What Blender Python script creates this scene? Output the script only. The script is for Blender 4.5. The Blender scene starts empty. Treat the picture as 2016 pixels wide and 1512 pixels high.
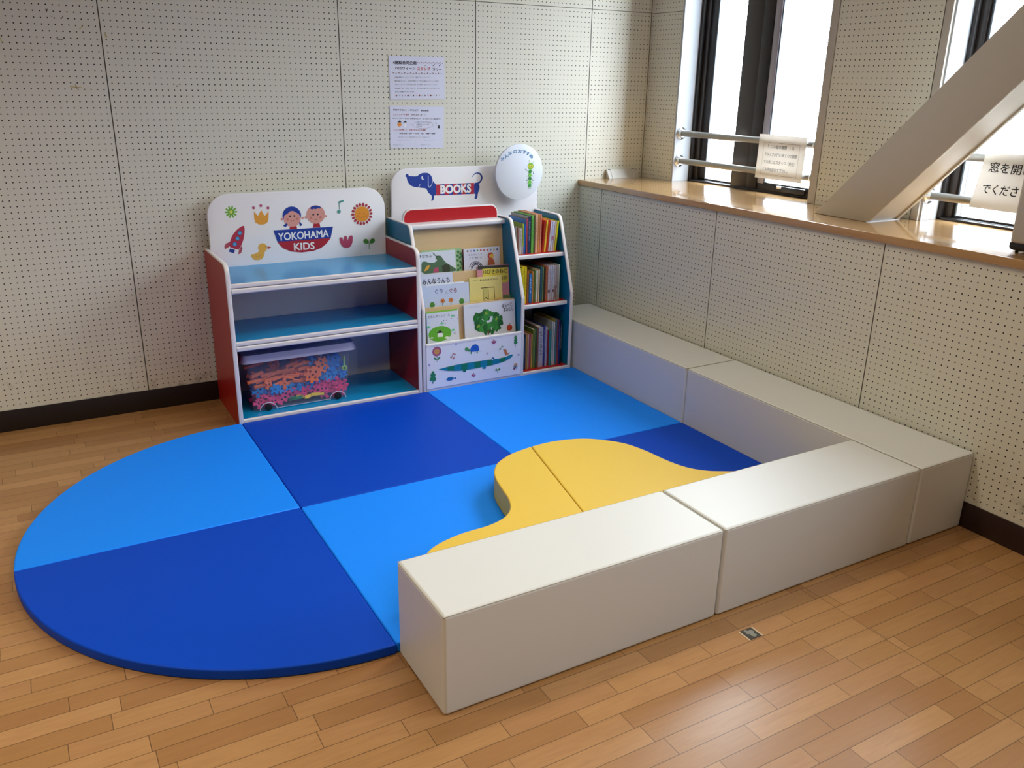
import bpy, bmesh, math, random
from mathutils import Vector, Matrix
SC = bpy.context.scene
COL = SC.collection
PI = math.pi

# ---------------------------------------------------------------- camera
cam_d = bpy.data.cameras.new('camera'); cam = bpy.data.objects.new('camera', cam_d); COL.objects.link(cam)
cam_d.sensor_fit = 'HORIZONTAL'; cam_d.sensor_width = 36.0; cam_d.lens = 29.90
yaw, pitch, roll = (0.52302, -0.34057, 0.01717)
cam_f = Vector((math.sin(yaw)*math.cos(pitch), math.cos(yaw)*math.cos(pitch), math.sin(pitch)))
_r = Vector((math.cos(yaw), -math.sin(yaw), 0)); _u = _r.cross(cam_f)
cr = math.cos(roll)*_r + math.sin(roll)*_u; cu = -math.sin(roll)*_r + math.cos(roll)*_u
M = Matrix((cr, cu, -cam_f)).transposed().to_4x4(); M.translation = (-0.7341, -2.8284, 1.5299)
cam.matrix_world = M; cam_d.clip_start = 0.05; SC.camera = cam

# ---------------------------------------------------------------- daylight, ceiling lamps, exposure
w = bpy.data.worlds.new('overcast_sky'); SC.world = w; w.use_nodes = True
wt = w.node_tree; bg = wt.nodes['Background']; bg.inputs[1].default_value = 29.5
_g = wt.nodes.new('ShaderNodeTexCoord'); _s = wt.nodes.new('ShaderNodeSeparateXYZ'); _q = wt.nodes.new('ShaderNodeValToRGB')   # overcast sky: brightest overhead, dull ground below
_m = wt.nodes.new('ShaderNodeMapRange'); _m.inputs['From Min'].default_value = -1; wt.links.new(_g.outputs['Generated'], _s.inputs[0]); wt.links.new(_s.outputs[2], _m.inputs['Value'])
for _i, (_p, _c) in enumerate(((0.0, (0.10, 0.10, 0.10)), (0.47, (0.16, 0.165, 0.17)), (0.53, (0.30, 0.345, 0.40)), (1.0, (0.80, 0.92, 1.0)))):
    _e = _q.color_ramp.elements[_i] if _i < 2 else _q.color_ramp.elements.new(_p)
    _e.position = _p; _e.color = (*_c, 1)
wt.links.new(_m.outputs[0], _q.inputs[0]); wt.links.new(_q.outputs[0], bg.inputs[0])
w.cycles.sampling_method = 'MANUAL'; w.cycles.sample_map_resolution = 64
SC.view_settings.view_transform = 'Standard'; SC.view_settings.look = 'None'
SC.view_settings.exposure = 0.55; SC.view_settings.gamma = 1.0; SC.view_settings.use_curve_mapping = False
SC.cycles.use_denoising = True; SC.cycles.max_bounces = 8; SC.cycles.diffuse_bounces = 4; SC.cycles.transparent_max_bounces = 12
SC.cycles.glossy_bounces = 4; SC.cycles.sample_clamp_indirect = 6.0; SC.cycles.caustics_reflective = False; SC.cycles.caustics_refractive = False
def area(name, loc, rot, sx, sy, power, color=(1, 1, 1), portal=False, spread=PI):
    d = bpy.data.lights.new(name, 'AREA'); d.shape = 'RECTANGLE'; d.size = sx; d.size_y = sy; d.energy = power; d.color = color
    d.spread = spread
    if portal: d.cycles.is_portal = True
    o = bpy.data.objects.new(name, d); COL.objects.link(o); o.location = loc; o.rotation_euler = rot; return o
WINS = [(1.11, 0.09), (-0.51, -1.53), (-2.13, -3.15)]                     # the window bays along the right wall (y from, y to)
for a, b in WINS:
    area('window_daylight_portal', (2.80, (a+b)/2, 1.81), (0, PI/2, 0), 1.6, a-b, 1, portal=True)
LAMPS = [(0.9, -0.5), (0.3, -2.2), (-2.2, -0.5), (-2.4, -2.4)]   # recessed ceiling lamps of the room, all above the picture
for x, y in LAMPS:
    area('ceiling_lamp_light', (x, y, 2.78), (0, 0, 0), 1.2, 0.3, 9 if x > 0 else 17, (1.0, 0.88, 0.68), spread=2.3)

# ---------------------------------------------------------------- materials
def lin(h):
    if isinstance(h, tuple): return h
    v = [int(h[i:i+2], 16)/255 for i in (0, 2, 4)]
    return tuple(((c+0.055)/1.055)**2.4 if c > 0.04045 else c/12.92 for c in v)
_M = {}
def mat(h, rough=0.5, metal=0.0, spec=0.5, coat=0.0, name=None):
    k = (h, rough, metal, spec, coat)
    if k in _M: return _M[k]
    m = bpy.data.materials.new(name or 'paint_%s' % (h if isinstance(h, str) else 'mix')); m.use_nodes = True
    b = m.node_tree.nodes['Principled BSDF']; b.inputs['Base Color'].default_value = (*lin(h), 1)
    b.inputs['Roughness'].default_value = rough; b.inputs['Metallic'].default_value = metal
    b.inputs['Specular IOR Level'].default_value = spec; b.inputs['Coat Weight'].default_value = coat
    b.inputs['Coat Roughness'].default_value = 0.1
    _M[k] = m; return m
class NT:
    """small helper around a material's node tree"""
    def __init__(s, name):
        s.m = bpy.data.materials.new(name); s.m.use_nodes = True; s.t = s.m.node_tree; s.b = s.t.nodes['Principled BSDF']
    def n(s, typ, **kw):
        x = s.t.nodes.new(typ)
        for k, v in kw.items(): setattr(x, k, v)
        return x
    def l(s, a, b): s.t.links.new(a, b)
    def math(s, op, a, b=None, c=None):
        x = s.n('ShaderNodeMath', operation=op)
        for i, v in enumerate((a, b, c)):
            if v is None: continue
            if isinstance(v, (int, float)): x.inputs[i].default_value = v
            else: s.l(v, x.inputs[i])
        return x.outputs[0]
    def mix(s, f, a, b):
        x = s.n('ShaderNodeMix', data_type='RGBA')
        for i, v in ((0, f), (6, a), (7, b)):
            if isinstance(v, (int, float)): x.inputs[i].default_value = v
            elif isinstance(v, (tuple, str)): x.inputs[i].default_value = (*lin(v), 1)
            else: s.l(v, x.inputs[i])
        return x.outputs[2]
    def noise(s, vec, scale, detail=3, rough=0.5):
        x = s.n('ShaderNodeTexNoise'); x.inputs['Scale'].default_value = scale; x.inputs['Detail'].default_value = detail
        x.inputs['Roughness'].default_value = rough; s.l(vec, x.inputs['Vector']); return x.outputs[0]
    def obj(s): return s.n('ShaderNodeTexCoord').outputs['Object']
    def uv(s): return s.n('ShaderNodeTexCoord').outputs['UV']
    def sep(s, v):
        x = s.n('ShaderNodeSeparateXYZ'); s.l(v, x.inputs[0]); return x.outputs
    def comb(s, a, b, c=0.0):
        x = s.n('ShaderNodeCombineXYZ')
        for i, v in enumerate((a, b, c)):
            if isinstance(v, (int, float)): x.inputs[i].default_value = v
            else: s.l(v, x.inputs[i])
        return x.outputs[0]
    def ramp(s, f, stops):
        x = s.n('ShaderNodeValToRGB'); e = x.color_ramp.elements
        while len(e) < len(stops): e.new(0.5)
        for i, (p, c) in enumerate(stops): e[i].position = p; e[i].color = (*lin(c), 1)
        s.l(f, x.inputs[0]); return x.outputs[0]
    def bump(s, h, strength, dist):
        x = s.n('ShaderNodeBump'); x.inputs['Strength'].default_value = strength; x.inputs['Distance'].default_value = dist
        s.l(h, x.inputs['Height']); s.l(x.outputs[0], s.b.inputs['Normal'])

def pegboard(name, base, dirty):
    t = NT(name); u, v, _ = t.sep(t.uv()); o = t.obj()
    fu = t.math('SUBTRACT', t.math('FRACT', t.math('ADD', u, 0.5)), 0.5); fv = t.math('SUBTRACT', t.math('FRACT', t.math('ADD', v, 0.5)), 0.5)
    r = t.math('SQRT', t.math('ADD', t.math('MULTIPLY', fu, fu), t.math('MULTIPLY', fv, fv)))
    hole = t.math('SUBTRACT', 1.0, t.math('SMOOTH_MIN', t.math('MULTIPLY', t.math('MAXIMUM', t.math('SUBTRACT', r, 0.094), 0.0), 28.0), 1.0, 0.05))
    n1 = t.noise(o, 1.3, 4); n2 = t.noise(o, 60, 3)
    c = t.mix(t.math('MULTIPLY', n1, 0.35), base, dirty); c = t.mix(t.math('MULTIPLY', n2, 0.15), c, dirty)
    z = t.sep(o)[2]
    low = t.math('MAXIMUM', t.math('SUBTRACT', 1.0, t.math('MULTIPLY', t.math('SUBTRACT', z, 0.1), 4.5)), 0.0)
    smudge = t.math('MULTIPLY', low, t.math('MAXIMUM', t.math('MULTIPLY', t.math('SUBTRACT', t.noise(o, 9, 6, 0.7), 0.53), 4.0), 0.0))
    c = t.mix(t.math('MINIMUM', smudge, 0.45), c, '5a5140'); c = t.mix(hole, c, '0b0a08'); t.l(c, t.b.inputs['Base Color'])
    t.b.inputs['Roughness'].default_value = 0.55; t.b.inputs['Specular IOR Level'].default_value = 0.3
    t.bump(t.noise(o, 120, 2), 0.15, 0.001); return t.m
PEG = pegboard('cream_pegboard', 'deddd0', 'cac8b6')

def floor_mat():
    t = NT('wood_strip_floor'); o = t.obj(); x, y, _ = t.sep(o)
    row = t.math('DIVIDE', t.math('ADD', y, 1.427+60*0.0617), 0.0617); ri = t.math('FLOOR', row); fy = t.math('FRACT', row)
    wn = t.n('ShaderNodeTexWhiteNoise', noise_dimensions='1D'); t.l(ri, wn.inputs['W'])
    L = 0.33
    board = t.math('FLOOR', t.math('DIVIDE', t.math('SUBTRACT', x, 1.291-18.18), 3.636))
    u = t.math('ADD', t.math('DIVIDE', t.math('SUBTRACT', x, 1.291), L), t.math('ADD', t.math('MULTIPLY', wn.outputs[0], 7.0), t.math('MULTIPLY', board, 3.37)))
    ci = t.math('FLOOR', u); fx = t.math('FRACT', u)
    bf = t.math('MULTIPLY', t.math('FRACT', t.math('DIVIDE', t.math('SUBTRACT', x, 1.291-18.18), 3.636)), 3.636)
    w2 = t.n('ShaderNodeTexWhiteNoise', noise_dimensions='3D'); t.l(t.comb(ri, ci, board), w2.inputs['Vector'])
    grain = t.noise(t.comb(t.math('ADD', t.math('MULTIPLY', x, 2.2), t.math('MULTIPLY', w2.outputs[0], 40.0)), t.math('MULTIPLY', y, 30.0)), 3.0, 6, 0.62)
    fig = t.noise(t.comb(t.math('MULTIPLY', x, 5.0), t.math('MULTIPLY', y, 24.0), w2.outputs[0]), 2.2, 3, 0.6)
    c = t.ramp(w2.outputs[0], [(0.0, 'a07346'), (0.35, 'ae8250'), (0.7, 'bc8f5e'), (1.0, 'ad8054')])
    c = t.mix(t.math('MULTIPLY', grain, 0.55), c, '7c5430'); c = t.mix(t.math('MULTIPLY', t.math('MAXIMUM', t.math('SUBTRACT', fig, 0.5), 0.0), 1.3), c, '93653c')
    def line(f, w, per): # distance to the joint
        d = t.math('MULTIPLY', t.math('MINIMUM', f, t.math('SUBTRACT', per, f)), 1.0)
        return t.math('LESS_THAN', d, w)
    g = t.math('MAXIMUM', line(fy, 0.0010/0.0617, 1.0), t.math('MAXIMUM', line(fx, 0.0010/L, 1.0), line(bf, 0.0011, 3.636)))
    c = t.mix(t.math('MULTIPLY', g, 0.75), c, '3c2412'); t.l(c, t.b.inputs['Base Color'])
    t.b.inputs['Roughness'].default_value = 0.30; t.b.inputs['Specular IOR Level'].default_value = 0.6
    t.bump(t.math('SUBTRACT', t.math('MULTIPLY', grain, 0.3), g), 0.25, 0.0008); return t.m
FLOOR = floor_mat()
def wood(name, c1, c2, rough, sx=1.5, sy=18.0, coat=0.0, axis=0):
    t = NT(name); o = t.obj(); p = list(t.sep(o)); a = p[axis]; b = p[1-axis] if axis < 2 else p[0]
    g = t.noise(t.comb(t.math('MULTIPLY', a, sx), t.math('MULTIPLY', b, sy), t.math('MULTIPLY', p[2] if axis < 2 else p[1], sy)), 3.0, 5, 0.6)
    t.l(t.mix(g, c1, c2), t.b.inputs['Base Color']); t.b.inputs['Roughness'].default_value = rough
    t.b.inputs['Coat Weight'].default_value = coat; t.b.inputs['Coat Roughness'].default_value = 0.08; return t.m
SILLWOOD = wood('varnished_sill_wood', 'bd9566', 'a37c4e', 0.2, coat=1.0, axis=1)
BEECH = wood('beech_board', 'd9bd92', 'cdae80', 0.45, 1.2, 30.0)
def vinyl(name, h, rough=0.45, bump=0.12, scale=420, spec=0.4):
    t = NT(name); t.b.inputs['Base Color'].default_value = (*lin(h), 1); t.b.inputs['Roughness'].default_value = rough
    t.b.inputs['Specular IOR Level'].default_value = spec
    t.bump(t.noise(t.obj(), scale, 2), bump, 0.0006); return t.m
V_WHITE = vinyl('white_vinyl', 'd2d4d4', 0.42); V_YEL = vinyl('yellow_vinyl', 'dcb945', 0.5)
V_LB = vinyl('light_blue_vinyl', '1086ff', 0.55, 0.06, spec=0.2); V_DB = vinyl('dark_blue_vinyl', '0042bc', 0.5, 0.06, spec=0.15)
def see_through(name, h, t_fac, rough=0.15):
    m = bpy.data.materials.new(name); m.use_nodes = True; t = m.node_tree; b = t.nodes['Principled BSDF']; out = t.nodes['Material Output']
    b.inputs['Base Color'].default_value = (*lin(h), 1); b.inputs['Roughness'].default_value = rough
    tr = t.nodes.new('ShaderNodeBsdfTransparent'); mx = t.nodes.new('ShaderNodeMixShader'); mx.inputs[0].default_value = t_fac
    t.links.new(b.outputs[0], mx.inputs[1]); t.links.new(tr.outputs[0], mx.inputs[2]); t.links.new(mx.outputs[0], out.inputs[0]); return m
GLASS = see_through('window_glass', 'dfe8ea', 0.93, 0.05)
TUB = see_through('clear_tub_plastic', 'a4a6c4', 0.88, 0.15); LID = see_through('clear_lid_plastic', 'a8aad0', 0.66, 0.2)

# ---------------------------------------------------------------- mesh builder
def _arc(n): return [(math.cos(2*PI*i/n), math.sin(2*PI*i/n)) for i in range(n)]
class MB:
    def __init__(s): s.v = []; s.f = []; s.mi = []; s.ms = []; s.uv = {}
    def mid(s, m):
        if m not in s.ms: s.ms.append(m)
        return s.ms.index(m)
    def add(s, vs, fs, m, uvs=None):
        b = len(s.v); s.v += [tuple(v) for v in vs]; i = s.mid(m)
        for k, f in enumerate(fs):
            if uvs: s.uv[len(s.f)] = uvs[k]
            s.f.append([b+q for q in f]); s.mi.append(i)
        return s
    def bm(s, b, m):
        b.verts.ensure_lookup_table(); b.verts.index_update()
        s.add([v.co[:] for v in b.verts], [[v.index for v in f.verts] for f in b.faces], m); b.free(); return s
    def box(s, x0, x1, y0, y1, z0, z1, m, bev=0.0, seg=2, rot=None, piv=None):
        b = bmesh.new(); bmesh.ops.create_cube(b, size=1)
        bmesh.ops.scale(b, vec=(x1-x0, y1-y0, z1-z0), verts=b.verts); bmesh.ops.translate(b, vec=((x0+x1)/2, (y0+y1)/2, (z0+z1)/2), verts=b.verts)
        if bev: bmesh.ops.bevel(b, geom=b.edges[:], offset=bev, segments=seg, profile=0.5, affect='EDGES')
        if rot: bmesh.ops.rotate(b, cent=piv, matrix=rot, verts=b.verts)
        return s.bm(b, m)
    def prism(s, pts, axis, a0, a1, m, bev=0.0, seg=2, mside=None):
        """outline pts in the two other axes, run from a0 to a1 along axis"""
        def P(p, a): return (a, p[0], p[1]) if axis == 0 else ((p[0], a, p[1]) if axis == 1 else (p[0], p[1], a))
        b = bmesh.new(); A = [b.verts.new(P(p, a0)) for p in pts]; B = [b.verts.new(P(p, a1)) for p in pts]; n = len(pts)
        b.faces.new(A); b.faces.new(B[::-1])
        for i in range(n): b.faces.new((A[(i+1) % n], A[i], B[i], B[(i+1) % n]))
        bmesh.ops.recalc_face_normals(b, faces=b.faces)
        if bev:
            b.edges.ensure_lookup_table(); bmesh.ops.bevel(b, geom=[e for e in b.edges if (e.verts[0] in A) == (e.verts[1] in A)], offset=bev, segments=seg, profile=0.5, affect='EDGES')
        return s.bm(b, m)
    def tube(s, pts, r, m, n=12, cap=True):
        pts = [Vector(p) for p in pts]; vs = []; fs = []; k = len(pts)
        for i, p in enumerate(pts):
            d = (pts[min(i+1, k-1)]-pts[max(i-1, 0)]).normalized(); a = d.cross(Vector((0, 0, 1)))
            if a.length < 1e-3: a = d.cross(Vector((1, 0, 0)))
            a.normalize(); c = d.cross(a)
            rr = r[i] if isinstance(r, (list, tuple)) else r
            vs += [(p+a*rr*x+c*rr*y)[:] for x, y in _arc(n)]
        for i in range(k-1):
            for j in range(n): fs.append((i*n+j, i*n+(j+1) % n, (i+1)*n+(j+1) % n, (i+1)*n+j))
        if cap: fs.append(tuple(range(n))[::-1]); fs.append(tuple((k-1)*n+j for j in range(n)))
        return s.add(vs, fs, m)
    def art(s, items, O, U, V, N, base=0.0002):
        """flat printed shapes on the plane O + u U + v V, raised by a hair along N"""
        O, U, V, N = map(Vector, (O, U, V, N)); e = [base]
        def pl(pts, fs, m): s.add([(O+U*a+V*b+N*e[0])[:] for a, b in pts], fs, m)
        for it in items:
            m = mat(it[1], 0.45)
            if it[0] == 'p': pl(it[2], [list(range(len(it[2])))], m)
            elif it[0] == 'o':
                _, _, a, b, ra, rb, ro = it; c, d = math.cos(math.radians(ro)), math.sin(math.radians(ro)); n = 20
                pl([(a+x*ra*c-y*rb*d, b+x*ra*d+y*rb*c) for x, y in _arc(n)], [list(range(n))], m)
            elif it[0] == 's':
                w2 = it[2]/2; P = it[3]
                for i in range(len(P)-1):
                    a, b = Vector(P[i]), Vector(P[i+1]); d = b-a
                    if d.length < 1e-6: continue
                    d.normalize(); q = Vector((-d.y, d.x))*w2
                    pl([(a+q)[:], (a-q)[:], (b-q)[:], (b+q)[:]], [[0, 1, 2, 3]], m); e[0] += 0.000004
                for a, b in P: pl([(a+x*w2, b+y*w2) for x, y in _arc(8)], [list(range(8))], m); e[0] += 0.000002
            elif it[0] == 't':
                _, _, txt, a, b, wd, ht, ro, bold = it; vs, fs = text2d(txt, bold)
                x0 = min(v[0] for v in vs); x1 = max(v[0] for v in vs); y0 = min(v[1] for v in vs); y1 = max(v[1] for v in vs)
                if len(txt) == 1: y0, y1 = min(y0, -0.05), max(y1, 0.8)
                c, d = math.cos(math.radians(ro)), math.sin(math.radians(ro)); kx = wd/(x1-x0); ky = ht/(y1-y0)
                pts = [(a+(x-x0)*kx*c-(y-y0)*ky*d, b+(x-x0)*kx*d+(y-y0)*ky*c) for x, y in vs]; nd = 1 if not bold else (6 if bold < 4 else 10); q = len(pts)//nd; qf = len(fs)//nd
                for i in range(nd): pl(pts[i*q:(i+1)*q], [[v for v in f] for f in fs[:qf]], m); e[0] += 0.000004
            e[0] += 0.000012
        return s
    def build(s, name, root=None, parent=None, loc=None, smooth=30):
        me = bpy.data.meshes.new(name); L = Vector(root.location) if root else Vector(loc or (0, 0, 0))
        me.from_pydata([tuple(Vector(v)-L) for v in s.v], [], s.f)
        for m in s.ms: me.materials.append(m)
        for p, i in zip(me.polygons, s.mi): p.material_index = i
        if s.uv:
            lay = me.uv_layers.new(name='UVMap')
            for k, us in s.uv.items():
                for li, u in zip(me.polygons[k].loop_indices, us): lay.data[li].uv = u
        if smooth:
            me.polygons.foreach_set('use_smooth', [True]*len(me.polygons)); me.set_sharp_from_angle(angle=math.radians(smooth))
        me.update(); o = bpy.data.objects.new(name, me); COL.objects.link(o)
        if parent: o.parent = parent
        elif root: o.parent = root
        else: o.location = L
        return o
_T = {}
def text2d(txt, bold=0):
    k = (txt, bold)
    if k not in _T:
        c = bpy.data.curves.new('lettering', 'FONT'); c.body = txt; c.resolution_u = 3; c.offset = 0.0
        o = bpy.data.objects.new('lettering', c); COL.objects.link(o)
        ev = o.evaluated_get(bpy.context.evaluated_depsgraph_get()); m = ev.to_mesh()
        V0 = [(v.co.x, v.co.y) for v in m.vertices]; F0 = [list(p.vertices) for p in m.polygons]; ev.to_mesh_clear(); VV, FF = [], []
        dirs = [(0, 0)] if not bold else [(0.012*bold*x, 0.012*bold*y) for x, y in _arc(6 if bold < 4 else 10)]     # bold: the glyph laid down several times
        for dx, dy in dirs:
            b0 = len(VV); VV += [(x+dx, y+dy) for x, y in V0]; FF += [[q+b0 for q in f] for f in F0]
        _T[k] = (VV, FF)
        bpy.data.objects.remove(o); bpy.data.curves.remove(c)
    return _T[k]
def thing(name, label, cat, loc, group=None):
    o = bpy.data.objects.new(name, None); COL.objects.link(o); o.location = loc; o.empty_display_size = 0.05
    o['label'] = label; o['category'] = cat
    if group: o['group'] = group
    return o
def tag(o, label, cat, group=None):
    o['label'] = label; o['category'] = cat
    if group: o['group'] = group
    return o
def struct(o): o['kind'] = 'structure'; return o
def rrect(x0, x1, z0, z1, r, corners=(1, 1, 1, 1), n=6):
    """rounded rectangle outline; corners: top-left, top-right, bottom-right, bottom-left"""
    out = []
    for (cx, cz, a0, on) in ((x1, z0, -90, corners[2]), (x1, z1, 0, corners[1]), (x0, z1, 90, corners[0]), (x0, z0, 180, corners[3])):
        if not on: out.append((cx, cz)); continue
        qx = cx-r if cx == x1 else cx+r; qz = cz-r if cz == z1 else cz+r
        for i in range(n+1):
            a = math.radians(a0+90*i/n); out.append((qx+r*math.cos(a), qz+r*math.sin(a)))
    return out
def round_poly(pts, rs, n=5):
    out = []; k = len(pts)
    for i in range(k):
        p = Vector(pts[i]); r = rs[i]
        if r <= 0: out.append(tuple(p)); continue
        a = (Vector(pts[i-1])-p).normalized(); b = (Vector(pts[(i+1) % k])-p).normalized(); ang = a.angle(b)
        d = r/math.tan(ang/2); s, e = p+a*d, p+b*d
        for j in range(n+1):
            t = j/n; out.append(tuple(s*(1-t)**2+p*2*t*(1-t)+e*t*t))
    return out

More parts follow.
